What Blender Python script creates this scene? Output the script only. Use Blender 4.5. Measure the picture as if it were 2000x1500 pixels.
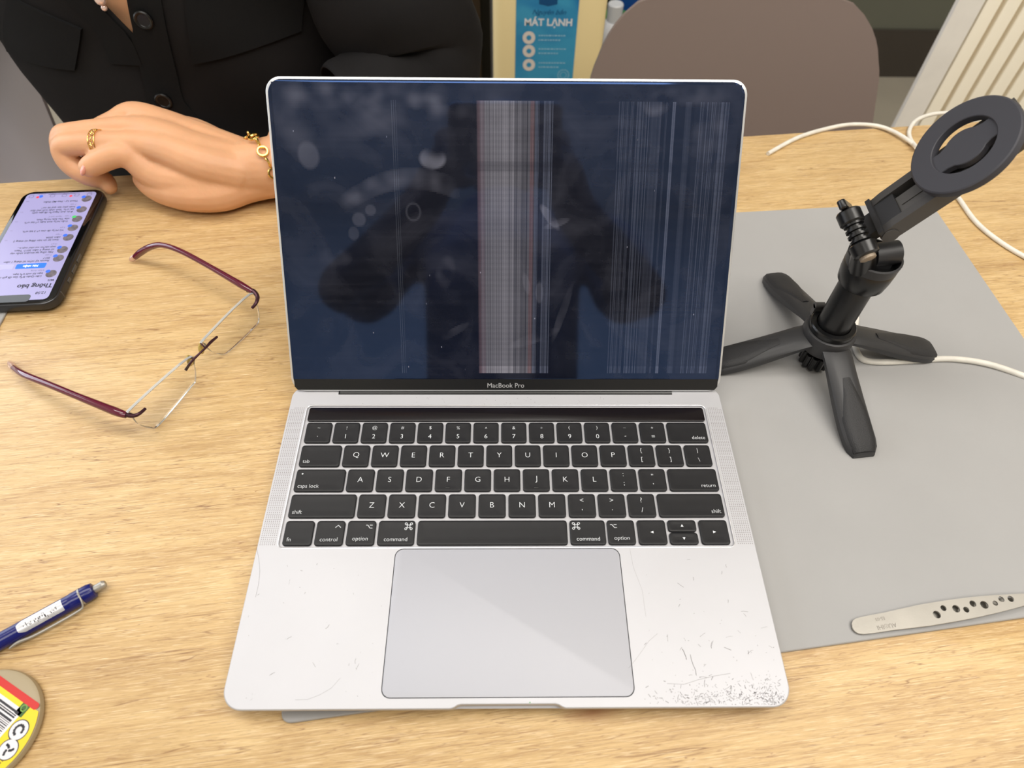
import bpy, bmesh, math, random
import numpy as np
from mathutils import Vector, Matrix, noise
from mathutils.geometry import tessellate_polygon

random.seed(7)
rng = np.random.default_rng(11)
SC = bpy.context.scene
COL = SC.collection
for o in list(bpy.data.objects):
    bpy.data.objects.remove(o)

# ------------------------------------------------------------------ camera
# All lengths below are millimetres. x runs along the laptop, y away from the
# photographer, z up; z = 0 is the keyboard deck, z = TZ the table top,
# z = FZ the floor.
S = 0.001
TZ, FZ = -15.0, -765.0
FPX = 1310.22
CAM = np.array([-3.3154, -75.4623, 386.3795])
RV = np.array([2.4978, -0.0052, 0.0184])
_t = np.linalg.norm(RV); _k = RV / _t
_K = np.array([[0, -_k[2], _k[1]], [_k[2], 0, -_k[0]], [-_k[1], _k[0], 0]])
RC = np.eye(3) + np.sin(_t) * _K + (1 - np.cos(_t)) * _K @ _K

cam_data = bpy.data.cameras.new('camera')
cam = bpy.data.objects.new('camera', cam_data)
COL.objects.link(cam)
M4 = Matrix.Identity(4)
for r in range(3):
    M4[r][0] = RC[0][r]; M4[r][1] = -RC[1][r]; M4[r][2] = -RC[2][r]
M4.translation = Vector((CAM[0] * S, CAM[1] * S, (CAM[2] - FZ) * S))
cam.matrix_world = M4
cam_data.sensor_width = 36.0
cam_data.lens = FPX / 2000 * 36
cam_data.clip_start = 0.01
cam_data.dof.use_dof = True
cam_data.dof.focus_distance = 0.47
cam_data.dof.aperture_fstop = 9.0
SC.camera = cam

# ------------------------------------------------------------------ light
SC.view_settings.view_transform = 'Standard'
SC.view_settings.look = 'None'
SC.view_settings.gamma = 1.0
SC.view_settings.use_curve_mapping = False
SC.view_settings.exposure = 0.0
world = bpy.data.worlds.new('world'); SC.world = world
world.use_nodes = True
world.node_tree.nodes['Background'].inputs[0].default_value = (0.8, 0.86, 1.0, 1)
world.node_tree.nodes['Background'].inputs[1].default_value = 1.0

def area(name, loc, target, sx, sy, power, color):
    d = bpy.data.lights.new(name, 'AREA')
    d.shape = 'RECTANGLE'; d.size = sx * S; d.size_y = sy * S
    d.energy = power; d.color = color
    o = bpy.data.objects.new(name, d); COL.objects.link(o)
    o.location = (loc[0] * S, loc[1] * S, (loc[2] - FZ) * S)
    v = Vector([target[i] - loc[i] for i in range(3)])
    o.rotation_euler = v.to_track_quat('-Z', 'Y').to_euler()
    return o
area('ceiling_light', (-700, 500, 1880), (-700, 500, 0), 1500, 600, 17, (1, .96, .9))
area('ceiling_light', (1000, 0, 1880), (1000, 100, 0), 1500, 600, 26, (1, .95, .88))
area('ceiling_light', (0, -900, 1880), (0, -900, 0), 2200, 600, 24, (1, .96, .9))
area('window_light', (-1950, 900, 700), (0, 200, 0), 1500, 1300, 18, (.86, .92, 1))

# ------------------------------------------------------------------ helpers
def at(u, v, z):
    d = RC.T @ np.array([(u - 1000) / FPX, (v - 750) / FPX, 1.0])
    return CAM + d * (z - CAM[2]) / d[2]
def aty(u, v, y):
    d = RC.T @ np.array([(u - 1000) / FPX, (v - 750) / FPX, 1.0])
    return CAM + d * (y - CAM[1]) / d[1]
def onplane(u, v, P, n):
    d = RC.T @ np.array([(u - 1000) / FPX, (v - 750) / FPX, 1.0])
    return CAM + d * (np.dot(np.array(P) - CAM, n) / np.dot(d, n))

def frame(o, x, y, z):
    m = Matrix.Identity(4)
    for r in range(3):
        m[r][0] = x[r]; m[r][1] = y[r]; m[r][2] = z[r]; m[r][3] = o[r]
    return m

def rrect(w, h, r, n=5, cx=0, cy=0):
    pts = []
    for sx, sy, a0 in ((1, 1, 0), (-1, 1, 90), (-1, -1, 180), (1, -1, 270)):
        for i in range(n + 1):
            a = math.radians(a0 + 90 * i / n)
            pts.append((cx + sx * (w / 2 - r) + r * math.cos(a), cy + sy * (h / 2 - r) + r * math.sin(a)))
    return pts
def circle(r, n=24, cx=0, cy=0, rx=None):
    return [(cx + (rx or r) * math.cos(2 * math.pi * i / n), cy + r * math.sin(2 * math.pi * i / n)) for i in range(n)]

class MB:
    def __init__(self, m=None): self.v = []; self.f = []; self.m = m
    def add(self, vs, fs):
        b = len(self.v)
        for p in vs:
            p = Vector(p)
            if self.m is not None: p = self.m @ p
            self.v.append(p)
        self.f += [tuple(b + i for i in f) for f in fs]
        return self
    def loft(self, rings, cap0=True, cap1=True, closed=True):
        n = len(rings[0]); vs = [p for r in rings for p in r]; fs = []
        for k in range(len(rings) - 1):
            for i in range(n if closed else n - 1):
                j = (i + 1) % n
                fs.append((k * n + i, k * n + j, (k + 1) * n + j, (k + 1) * n + i))
        if cap0: fs.append(tuple(reversed(range(n))))
        if cap1: fs.append(tuple((len(rings) - 1) * n + i for i in range(n)))
        return self.add(vs, fs)
    def rbox(self, w, h, r, z0, z1, bev=0.3, cx=0, cy=0, n=4, bot=True):
        rings = []
        lv = ([(z0, bev), (z0 + bev, 0)] if bot else [(z0, 0)]) + [(z1 - bev, 0), (z1 - bev * .3, bev * .3), (z1, bev)]
        for z, ins in lv:
            rings.append([(x, y, z) for x, y in rrect(w - 2 * ins, h - 2 * ins, max(r - ins, .05), n, cx, cy)])
        return self.loft(rings)
    def box(self, x0, x1, y0, y1, z0, z1):
        vs = [(x, y, z) for z in (z0, z1) for x, y in ((x0, y0), (x1, y0), (x1, y1), (x0, y1))]
        return self.add(vs, [(3, 2, 1, 0), (4, 5, 6, 7), (0, 1, 5, 4), (1, 2, 6, 5), (2, 3, 7, 6), (3, 0, 4, 7)])
    def prism(self, out, z0, z1, bev=0.0):
        c = np.array(out); n = len(c)
        ar = sum(c[i][0] * c[(i + 1) % n][1] - c[(i + 1) % n][0] * c[i][1] for i in range(n))
        if ar < 0: c = c[::-1]
        nr = []
        for i in range(n):
            t = c[(i + 1) % n] - c[i - 1]; t = t / (np.linalg.norm(t) + 1e-9); nr.append((-t[1], t[0]))
        nr = np.array(nr)
        if bev: lv = [(z0, bev), (z0 + bev, 0), (z1 - bev, 0), (z1, bev)]
        else: lv = [(z0, 0), (z1, 0)]
        return self.loft([[(p[0], p[1], z) for p in c + nr * i] for z, i in lv])
    def plate(self, outer, holes, z0, z1, zf=None):
        loops = [list(outer)] + [list(h) for h in holes]
        tris = tessellate_polygon([[Vector((p[0], p[1], 0)) for p in l] for l in loops])
        flat = [p for l in loops for p in l]; n = len(flat)
        g = zf or (lambda x, y: 0)
        vs = [(p[0], p[1], z0 + g(*p)) for p in flat] + [(p[0], p[1], z1 + g(*p)) for p in flat]
        fs = []
        for t in tris:
            a, b, c = [flat[i] for i in t]
            cr = (b[0] - a[0]) * (c[1] - a[1]) - (b[1] - a[1]) * (c[0] - a[0])
            t = tuple(t) if cr > 0 else tuple(reversed(t))
            fs.append(tuple(n + i for i in t)); fs.append(tuple(reversed(t)))
        k = 0
        for l in loops:
            m = len(l)
            for i in range(m):
                j = (i + 1) % m
                fs.append((k + i, k + j, n + k + j, n + k + i))
            k += m
        return self.add(vs, fs)
    def tube(self, path, rad, n=12, flat=1.0, up=None, cap=True):
        P = [Vector(p) for p in path]; m = len(P)
        R = [rad] * m if isinstance(rad, (int, float)) else list(rad)
        rings = []; u = Vector(up) if up is not None else None
        for i in range(m):
            t = (P[min(i + 1, m - 1)] - P[max(i - 1, 0)]).normalized()
            if u is None:
                u = t.orthogonal()
            u = (u - t * u.dot(t)).normalized(); w = t.cross(u)
            rings.append([P[i] + u * (R[i] * flat * math.cos(2 * math.pi * k / n)) + w * (R[i] * math.sin(2 * math.pi * k / n)) for k in range(n)])
        return self.loft(rings, cap, cap)
    def lathe(self, prof, n=32, cap=True):
        rings = [[(r * math.cos(2 * math.pi * k / n), r * math.sin(2 * math.pi * k / n), z) for k in range(n)] for r, z in prof]
        return self.loft(rings, cap, cap)
    def ringlathe(self, prof, n=64):
        m = len(prof); vs = []; fs = []
        for k in range(n):
            a = 2 * math.pi * k / n
            vs += [(r * math.cos(a), r * math.sin(a), z) for r, z in prof]
        for k in range(n):
            for i in range(m):
                j = (i + 1) % m; q = (k + 1) % n
                fs.append((k * m + i, q * m + i, q * m + j, k * m + j))
        return self.add(vs, fs)
    def ball(self, c, r, n=10, sz=(1, 1, 1)):
        rings = []
        for k in range(1, n):
            a = math.pi * k / n
            rings.append([(c[0] + sz[0] * r * math.sin(a) * math.cos(2 * math.pi * i / (2 * n)), c[1] + sz[1] * r * math.sin(a) * math.sin(2 * math.pi * i / (2 * n)), c[2] - sz[2] * r * math.cos(a)) for i in range(2 * n)])
        return self.loft(rings)

def smooth_path(pts, k=6):
    P = [Vector(p) for p in pts]; out = []
    for i in range(len(P) - 1):
        a, b, c, d = P[max(i - 1, 0)], P[i], P[i + 1], P[min(i + 2, len(P) - 1)]
        for j in range(k):
            t = j / k
            out.append(0.5 * ((2 * b) + (c - a) * t + (2 * a - 5 * b + 4 * c - d) * t * t + (3 * b - a - 3 * c + d) * t ** 3))
    out.append(P[-1]); return out
def interp(vals, k=6):
    return [float(x) for x in np.interp(np.arange(0, len(vals) - 1 + 1e-6, 1 / k), range(len(vals)), vals)]

ORG = {}
def vec(p): return Vector((p[0] * S, p[1] * S, p[2] * S))
def tag(o, label=None, cat=None, group=None, kind=None):
    if label: o['label'] = label
    if cat: o['category'] = cat
    if group: o['group'] = group
    if kind: o['kind'] = kind
    return o
def thing(name, origin, label, cat, rz=0.0, group=None, kind=None):
    o = bpy.data.objects.new(name, None); COL.objects.link(o)
    o.empty_display_size = 0.02
    o.location = vec((origin[0], origin[1], origin[2] - FZ)); o.rotation_euler.z = rz
    ORG[o.name] = Vector((0, 0, 0)) if rz else Vector(origin)
    return tag(o, label, cat, group, kind)
def mesh(name, mb, mat, sharp=35, flat=False):
    me = bpy.data.meshes.new(name)
    me.from_pydata([tuple(v * S) for v in mb.v], [], mb.f); me.update()
    if not flat:
        me.shade_smooth()
        me.set_sharp_from_angle(angle=math.radians(sharp))
    if mat: me.materials.append(mat)
    return me
def obj(name, mb, mat, parent=None, origin=None, sharp=35, label=None, kind=None, cat=None, group=None, flat=False):
    """mb verts are absolute mm unless origin is given as 'local' placement"""
    base = ORG[parent.name] if parent else Vector(origin if origin is not None else (0, 0, FZ))
    m2 = MB(); m2.v = [Vector(v) - base for v in mb.v]; m2.f = mb.f
    o = bpy.data.objects.new(name, mesh(name, m2, mat, sharp, flat)); COL.objects.link(o)
    if parent: o.parent = parent
    else: o.location = vec((base[0], base[1], base[2] - FZ))
    ORG[o.name] = base
    return tag(o, label, cat, group, kind)
def inst(name, me, parent, loc, rot=None, label=None, kind=None):
    """object with its own local origin at absolute mm loc"""
    o = bpy.data.objects.new(name, me); COL.objects.link(o); o.parent = parent
    base = ORG[parent.name]
    o.location = vec(Vector(loc) - base)
    if rot is not None: o.rotation_euler = rot
    ORG[o.name] = Vector(loc)
    return tag(o, label, None, None, kind)

def remesh(name, mb, voxel, smooth_it=2, mat=None, sharp=180):
    me = mesh(name, mb, mat)
    o = bpy.data.objects.new('tmp', me); COL.objects.link(o)
    md = o.modifiers.new('r', 'REMESH'); md.mode = 'VOXEL'; md.voxel_size = voxel * S
    sm = o.modifiers.new('s', 'SMOOTH'); sm.iterations = smooth_it; sm.factor = 0.6
    dg = bpy.context.evaluated_depsgraph_get(); dg.update()
    nm = bpy.data.meshes.new_from_object(o.evaluated_get(dg))
    bpy.data.objects.remove(o)
    nm.shade_smooth(); nm.materials.clear()
    if mat: nm.materials.append(mat)
    nm.name = name
    return nm

TXT = {}
def text_mb(s, size=None, width=None, align='C', bold=0.0, shear=0.0, z=0.0, m=None, height=None, maxw=None):
    key = (s, bold, shear)
    if key not in TXT:
        c = bpy.data.curves.new('t', 'FONT'); c.body = s; c.size = 1; c.resolution_u = 3; c.offset = bold; c.shear = shear
        c.fill_mode = 'FRONT'
        o = bpy.data.objects.new('t', c); me = o.to_mesh()
        vs = [tuple(v.co) for v in me.vertices]; fs = [tuple(p.vertices) for p in me.polygons]
        o.to_mesh_clear(); bpy.data.objects.remove(o); bpy.data.curves.remove(c)
        TXT[key] = (vs, fs)
    vs, fs = TXT[key]
    if not vs: return MB(m)
    xs = [v[0] for v in vs]; ys = [v[1] for v in vs]
    w = max(xs) - min(xs)
    k = size if size else width / w
    if maxw and w * k > maxw: k = maxw / w
    ox = {'C': (min(xs) + max(xs)) / 2, 'L': min(xs), 'R': max(xs)}[align]
    kh = height / (max(ys) - min(ys)) if height else k
    oy = (min(ys) + max(ys)) / 2 if align == 'C' else 0
    mb = MB(m)
    mb.add([((v[0] - ox) * k, (v[1] - oy) * kh, z) for v in vs], fs)
    return mb

# ------------------------------------------------------------------ materials
def nt(name):
    m = bpy.data.materials.new(name); m.use_nodes = True
    t = m.node_tree; return m, t, t.nodes['Principled BSDF']
def lin(c): return tuple(((x / 255) / 12.92 if x / 255 <= .04045 else ((x / 255 + .055) / 1.055) ** 2.4) for x in c) + (1,)
def mat(name, rgb, rough=.5, metal=0.0, spec=.5, bump=0.0, bscale=400, var=0.0, vscale=30, emit=0.0, trans=0.0, coat=0.0, sss=0.0, alpha=1.0):
    m, t, b = nt(name)
    col = lin(rgb)
    b.inputs['Base Color'].default_value = col
    b.inputs['Roughness'].default_value = rough
    b.inputs['Metallic'].default_value = metal
    b.inputs['Specular IOR Level'].default_value = spec
    b.inputs['Transmission Weight'].default_value = trans
    b.inputs['Coat Weight'].default_value = coat
    b.inputs['Alpha'].default_value = alpha
    if sss:
        b.inputs['Subsurface Weight'].default_value = sss
        b.inputs['Subsurface Radius'].default_value = (.006, .002, .001)
        b.inputs['Subsurface Scale'].default_value = 1
    if emit:
        b.inputs['Emission Color'].default_value = col; b.inputs['Emission Strength'].default_value = emit
    if bump or var:
        tc = t.nodes.new('ShaderNodeTexCoord')
    if bump:
        n = t.nodes.new('ShaderNodeTexNoise'); n.inputs['Scale'].default_value = bscale; n.inputs['Detail'].default_value = 3
        bp = t.nodes.new('ShaderNodeBump'); bp.inputs['Strength'].default_value = bump; bp.inputs['Distance'].default_value = .0005
        t.links.new(tc.outputs['Object'], n.inputs['Vector']); t.links.new(n.outputs['Fac'], bp.inputs['Height'])
        t.links.new(bp.outputs['Normal'], b.inputs['Normal'])
    if var:
        n = t.nodes.new('ShaderNodeTexNoise'); n.inputs['Scale'].default_value = vscale; n.inputs['Detail'].default_value = 4
        r = t.nodes.new('ShaderNodeValToRGB')
        r.color_ramp.elements[0].position = .3; r.color_ramp.elements[1].position = .7
        r.color_ramp.elements[0].color = tuple(c * (1 - var) for c in col[:3]) + (1,)
        r.color_ramp.elements[1].color = tuple(min(c * (1 + var), 1) for c in col[:3]) + (1,)
        t.links.new(tc.outputs['Object'], n.inputs['Vector']); t.links.new(n.outputs['Fac'], r.inputs['Fac'])
        t.links.new(r.outputs['Color'], b.inputs['Base Color'])
    return m

def wood_material():
    m, t, b = nt('oak_laminate')
    N = t.nodes.new; L = t.links.new
    tc = N('ShaderNodeTexCoord')
    def noi(scale, sx, sy, detail=4, dist=0.0, rough=.55):
        mp = N('ShaderNodeMapping'); mp.inputs['Scale'].default_value = (sx, sy, 1)
        n = N('ShaderNodeTexNoise'); n.inputs['Scale'].default_value = scale; n.inputs['Detail'].default_value = detail
        n.inputs['Distortion'].default_value = dist; n.inputs['Roughness'].default_value = rough
        L(tc.outputs['Object'], mp.inputs['Vector']); L(mp.outputs['Vector'], n.inputs['Vector'])
        return n
    def ramp(src, stops):
        r = N('ShaderNodeValToRGB'); e = r.color_ramp.elements
        while len(e) < len(stops): e.new(.5)
        for i, (p, c) in enumerate(stops): e[i].position = p; e[i].color = c
        L(src, r.inputs['Fac']); return r
    def mix(a, bb, fac, mode='MIX'):
        x = N('ShaderNodeMix'); x.data_type = 'RGBA'; x.blend_type = mode
        if isinstance(fac, float): x.inputs[0].default_value = fac
        else: L(fac, x.inputs[0])
        L(a, x.inputs[6])
        if isinstance(bb, tuple): x.inputs[7].default_value = bb
        else: L(bb, x.inputs[7])
        return x.outputs[2]
    broad = noi(6, 1, 7, 4, 1.2)
    base = ramp(broad.outputs['Fac'], [(.25, lin(WOOD[0])), (.5, lin(WOOD[1])), (.75, lin(WOOD[2]))])
    mid = noi(22, 1.0, 22, 6, 1.0)
    midr = ramp(mid.outputs['Fac'], [(.34, (0.66, .56, .46, 1)), (.56, (1, 1, 1, 1))])
    c = mix(base.outputs['Color'], midr.outputs['Color'], .55, 'MULTIPLY')
    fine = noi(60, 1.6, 34, 6, .7, .68)
    finer = ramp(fine.outputs['Fac'], [(.33, (.50, .42, .35, 1)), (.46, (1, 1, 1, 1))])
    c = mix(c, finer.outputs['Color'], .65, 'MULTIPLY')
    def lines(scale, sx, sy, w, col, dist, maskscale):
        n = noi(scale, sx, sy, 1.5, dist, .5)
        r = ramp(n.outputs['Fac'], [(.5 - w, (0, 0, 0, 1)), (.5, (1, 1, 1, 1)), (.5 + w, (0, 0, 0, 1))])
        k = noi(maskscale, 1, 6, 3, 0)
        kr_ = ramp(k.outputs['Fac'], [(.42, (.06, .06, .06, 1)), (.62, (1, 1, 1, 1))])
        x = N('ShaderNodeMath'); x.operation = 'MULTIPLY'; L(r.outputs['Color'], x.inputs[0]); L(kr_.outputs['Color'], x.inputs[1])
        return mix(c, lin(col), x.outputs[0])
    c = lines(13, 1, 22, .016, (142, 104, 66), .35, 14)
    c = lines(24, 1, 19, .014, (160, 122, 82), .2, 23)
    light = noi(90, 1, 30, 2, .2)
    lr = ramp(light.outputs['Fac'], [(.55, (0, 0, 0, 1)), (.75, (1, 1, 1, 1))])
    c = mix(c, lin((232, 206, 164)), lr.outputs['Color'], 'MIX')
    # knots
    vo = N('ShaderNodeTexVoronoi'); vo.inputs['Scale'].default_value = 4.2
    mp = N('ShaderNodeMapping'); mp.inputs['Scale'].default_value = (.7, 2.2, 1); mp.inputs['Location'].default_value = (.33, .1, 0)
    L(tc.outputs['Object'], mp.inputs['Vector']); L(mp.outputs['Vector'], vo.inputs['Vector'])
    kr = ramp(vo.outputs['Distance'], [(.0, (1, 1, 1, 1)), (.06, (0, 0, 0, 1))])
    c = mix(c, lin((160, 112, 70)), kr.outputs['Color'], 'MIX')
    L(c, b.inputs['Base Color'])
    b.inputs['Roughness'].default_value = .42; b.inputs['Specular IOR Level'].default_value = .45
    bp = N('ShaderNodeBump'); bp.inputs['Strength'].default_value = .25; bp.inputs['Distance'].default_value = .0003
    L(fine.outputs['Fac'], bp.inputs['Height']); L(bp.outputs['Normal'], b.inputs['Normal'])
    return m
WOOD = [(192, 158, 108), (210, 177, 124), (220, 190, 138)]

M_wood = wood_material()
M_alu = mat('anodised_aluminium', (194, 194, 198), .5, .4, bump=.05, bscale=3000, var=.02, vscale=20)
M_pad = mat('trackpad_glass', (182, 183, 190), .55, .2, bump=.02, bscale=2500)
M_edge = mat('polished_edge', (225, 224, 226), .3, .7)
M_gapdark = mat('dark_gap', (40, 40, 44), .7)
M_key = mat('key_plastic', (19, 19, 22), .45, spec=.4, bump=.06, bscale=3000, var=.12, vscale=120)
M_print = mat('white_print', (225, 228, 232), .6)
M_glassblack = mat('black_glass', (5, 5, 7), .06, spec=.6)
M_bezel = mat('bezel_black', (24, 24, 25), .32, spec=.4)
M_logo = mat('grey_print', (175, 175, 178), .5)
M_scr = mat('scratch_grey', (92, 88, 88), .7)
M_mat = mat('grey_silicone', (163, 162, 161), .55, spec=.35, bump=.08, bscale=900, var=.03, vscale=12)
M_plast = mat('charcoal_plastic', (44, 44, 46), .42, spec=.45, bump=.08, bscale=1800)
M_plast2 = mat('grey_plastic', (70, 68, 67), .38, spec=.5, bump=.05, bscale=1800)
M_blackp = mat('black_plastic', (16, 16, 17), .28, spec=.5)
M_ringm = mat('soft_touch_plastic', (60, 60, 66), .5, spec=.4, bump=.03, bscale=2500)
M_rubber = mat('textured_rubber', (36, 36, 38), .5, spec=.4, bump=.5, bscale=1500)
M_cable = mat('white_rubber_cable', (226, 222, 212), .5, var=.08, vscale=90)
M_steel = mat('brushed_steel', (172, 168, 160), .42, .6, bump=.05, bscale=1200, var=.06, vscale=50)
M_hole = mat('engraved_grey', (128, 122, 114), .6)
M_blue = mat('navy_plastic', (18, 24, 100), .22, spec=.5)
M_label = mat('silver_label', (205, 205, 208), .35, .4, var=.1, vscale=300)
M_ink = mat('dark_ink', (45, 45, 52), .6)
M_burg = mat('burgundy_acetate', (92, 18, 44), .12, spec=.6, coat=.5)
M_burgm = mat('burgundy_metal', (70, 40, 50), .3, .6)
M_clear = mat('clear_tip', (235, 205, 190), .1, trans=.7)
M_lens = mat('lens_glass', (252, 253, 253), .02, trans=1.0)
M_lens.node_tree.nodes['Principled BSDF'].inputs['IOR'].default_value = 1.5
M_lensrim = mat('lens_ground_rim', (236, 236, 232), .3, trans=.6)
M_padsil = mat('nose_pad_silicone', (214, 190, 110), .3, trans=.4)
M_skin = mat('skin', (216, 164, 124), .46, spec=.4, sss=.25, bump=.35, bscale=260, var=.05, vscale=40)
M_nail = mat('fingernail', (236, 170, 158), .22, spec=.5, coat=.3)
M_blouse = mat('black_chiffon', (12, 10, 11), .8, spec=.25, bump=.2, bscale=700, var=.2, vscale=9)
M_blouse2 = mat('black_chiffon_layer', (10, 10, 11), .8, spec=.2, bump=.2, bscale=700)
M_button = mat('black_button', (8, 8, 9), .3, spec=.4)
M_gold = mat('gold', (236, 196, 110), .2, 1.0)
M_gem = mat('pale_crystal', (240, 215, 205), .1, .5)
M_hair = mat('black_hair', (14, 11, 10), .45)
M_chair = mat('taupe_plastic', (126, 111, 104), .45, spec=.4)
M_chairl = mat('light_grey_plastic', (192, 187, 190), .45, spec=.35)
M_beech = mat('beech_leg', (198, 160, 112), .5)
M_white = mat('white_paint', (246, 242, 234), .5, var=.03, vscale=30)
M_cream = mat('cream_slat', (250, 242, 222), .5)
M_groove = mat('beige_groove', (228, 206, 172), .6)
M_floor = mat('beige_tile', (176, 168, 152), .15, spec=.5, var=.06, vscale=3)
M_wall = mat('wall_paint', (226, 222, 214), .8)
M_ceil = mat('ceiling_paint', (240, 240, 238), .9)
M_brown = mat('dark_brown_board', (52, 38, 22), .55, var=.2, vscale=10)
M_blk = mat('black_board', (14, 13, 12), .6)

# ------------------------------------------------------------------ room
RX0, RX1, RY0, RY1, CZ = -2000, 2600, -2200, 2700, 1900
def struct(name, mb, m): return obj(name, mb, m, kind='structure', flat=True)
struct('floor', MB().box(RX0, RX1, RY0, RY1, FZ - 50, FZ), M_floor)
struct('ceiling', MB().box(RX0, RX1, RY0, RY1, CZ, CZ + 50), M_ceil)
struct('wall_back', MB().box(RX0, RX1, RY1, RY1 + 50, FZ, CZ), M_wall)
struct('wall_front', MB().box(RX0, RX1, RY0 - 50, RY0, FZ, CZ), M_wall)
struct('wall_right', MB().box(RX1, RX1 + 50, RY0, RY1, FZ, CZ), M_wall)
wl = MB(); wl.box(RX0 - 50, RX0, RY0, 200, FZ, CZ); wl.box(RX0 - 50, RX0, 1600, RY1, FZ, CZ)
wl.box(RX0 - 50, RX0, 200, 1600, FZ, 100); wl.box(RX0 - 50, RX0, 200, 1600, 1350, CZ)
struct('wall_left', wl, M_wall)

# ------------------------------------------------------------------ table
TA = math.radians(6.6)
tx, ty = math.cos(TA), math.sin(TA)
edge0 = np.array([-481.3, 464.6])          # a point on the far edge
TL, TD = 1700, 850
tc_ = edge0 + np.array([tx, ty]) * 520 + np.array([ty, -tx]) * (TD / 2)
table = thing('table', (tc_[0], tc_[1], FZ), 'long table with a pale oak woodgrain top carrying the laptop', 'table', rz=TA)
ORG['table'] = Vector((0, 0, 0))
Z0 = TZ - FZ
mb = MB(); mb.rbox(TL, TD, 6, Z0 - 25, Z0, 1.2)
o = obj('tabletop', mb, M_wood, table)
mf = MB()
for sx in (-1, 1): mf.box(sx * (TL / 2 - 90) - 20, sx * (TL / 2 - 90) + 20, -TD / 2 + 70, TD / 2 - 70, Z0 - 65, Z0 - 25)
for sy in (-1, 1): mf.box(-TL / 2 + 90, TL / 2 - 90, sy * (TD / 2 - 90) - 15, sy * (TD / 2 - 90) + 15, Z0 - 60, Z0 - 25)
obj('frame', mf, M_white, table)
for sx in (-1, 1):
    for sy in (-1, 1):
        ml = MB(); ml.box(sx * (TL / 2 - 90) - 25, sx * (TL / 2 - 90) + 25, sy * (TD / 2 - 90) - 25, sy * (TD / 2 - 90) + 25, 0, Z0 - 66)
        obj('leg', ml, M_white, table)

# ------------------------------------------------------------------ work mats
def mat_sheet(name, quad, z0, z1, r, label):
    q = [np.array(p, float) for p in quad]; out = []
    n = len(q)
    for i in range(n):
        a, b, c = q[i - 1], q[i], q[(i + 1) % n]
        u = (a - b) / np.linalg.norm(a - b); w = (c - b) / np.linalg.norm(c - b)
        for k in range(7):
            t = k / 6
            p0, p1, p2 = b + u * r, b, b + w * r
            out.append(tuple((1 - t) ** 2 * p0 + 2 * t * (1 - t) * p1 + t * t * p2))
    mb = MB().prism(out, z0, z1, .5)
    return obj(name, mb, M_mat, None, origin=(q[0][0], q[0][1], z0), cat='mat', label=label)
mat_sheet('work_mat', [(-122.5, -4.5), (421, 65), (401, 439), (-143, 391)], TZ, TZ + 3, 7, 'large grey silicone work mat under the laptop and mini tripod')
mat_sheet('desk_mat', [(-760, -60), (-385, -20), (-402, 330), (-760, 300)], TZ, TZ + 2, 7, 'grey mat peeking out under the phone at the left picture edge')

# ------------------------------------------------------------------ laptop
HY = 206.2; TH = 0.9253
lap = thing('laptop', (0, 100, TZ + 3), 'open silver laptop with a striped faulty screen and scratched palm rest', 'laptop')
def base_outline(ins, notch, nb=True):
    """outline of the base, front edge y=0, back y=212"""
    W, D = 304, 212
    pts = []
    def arc(cx, cy, r, a0, a1, n=10):
        for i in range(n + 1):
            a = math.radians(a0 + (a1 - a0) * i / n); pts.append((cx + r * math.cos(a), cy + r * math.sin(a)))
    r = 11; rr = 9
    x1 = W / 2 - ins; y0 = ins; y1 = D - ins * .3
    arc(-x1 + r, y0 + r, r, 180, 270)
    for x in (-60, -30.5): pts.append((x, y0))
    for x, k in ((-28.5, .35), (-27, .8), (-25, 1), (0, 1), (25, 1), (27, .8), (28.5, .35)): pts.append((x, y0 + notch * k))
    for x in (30.5, 60): pts.append((x, y0))
    arc(x1 - r, y0 + r, r, 270, 360)
    arc(x1 - rr, y1 - rr, rr, 0, 90)
    pts.append((118.5, y1)); pts.append((118, 205)); pts.append((-119.5, 205)); pts.append((-120, y1))
    arc(-x1 + rr, y1 - rr, rr, 90, 180)
    return pts
rings = []
for z, ins, nt_ in [(-10.6, 16, 0), (-9.4, 8, 0), (-7, 2.6, 0), (-5, .7, .4), (-4.4, .4, 1.8), (-3, .15, 2.1), (-1, 0, 2.1), (-.35, .1, 2.1), (0, .5, 2.1)]:
    rings.append([(x, y, z) for x, y in base_outline(ins, nt_)])
mb = MB(); mb.loft(rings, True, False)
top = [(x, y) for x, y in base_outline(.5, 2.1)]
well = rrect(278.6, 105, 3.2, 5, 0, 143.0)
padh = rrect(136.2, 84.2, 5, 5, 0, 47.4)
tris = tessellate_polygon([[Vector((p[0], p[1], 0)) for p in l] for l in (top, well, padh)])
flat = top + well + padh
fs = []
for t in tris:
    a, b, c = [flat[i] for i in t]
    cr = (b[0] - a[0]) * (c[1] - a[1]) - (b[1] - a[1]) * (c[0] - a[0])
    if abs(cr) < 1e-9: continue
    fs.append(tuple(t) if cr > 0 else tuple(reversed(t)))
mb.add([(p[0], p[1], 0) for p in flat], fs)
for loop in (well, padh):
    n = len(loop)
    mb.add([(p[0], p[1], 0) for p in loop] + [(p[0], p[1], -1.3) for p in loop], [(i, (i + 1) % n, n + (i + 1) % n, n + i) for i in range(n)])
mb.add([(p[0], p[1], -1.3) for p in well], [tuple(range(len(well)))])
base = obj('base', mb, M_alu, lap, sharp=25)
mb = MB().add([(p[0], p[1], -1.2) for p in padh], [tuple(range(len(padh)))])
obj('trackpad_gap', mb, M_gapdark, base)
obj('trackpad', MB().rbox(135.3, 83.3, 4.7, -1.1, .02, .18, 0, 47.4, 6), M_pad, lap)
for x, y in ((-120, 25), (120, 25), (-120, 190), (120, 190)):
    obj('foot', MB(Matrix.Translation((x, y, -12))).lathe([(7, 0), (8, .6), (8, 1.8)], 20), M_blackp, lap)
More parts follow.
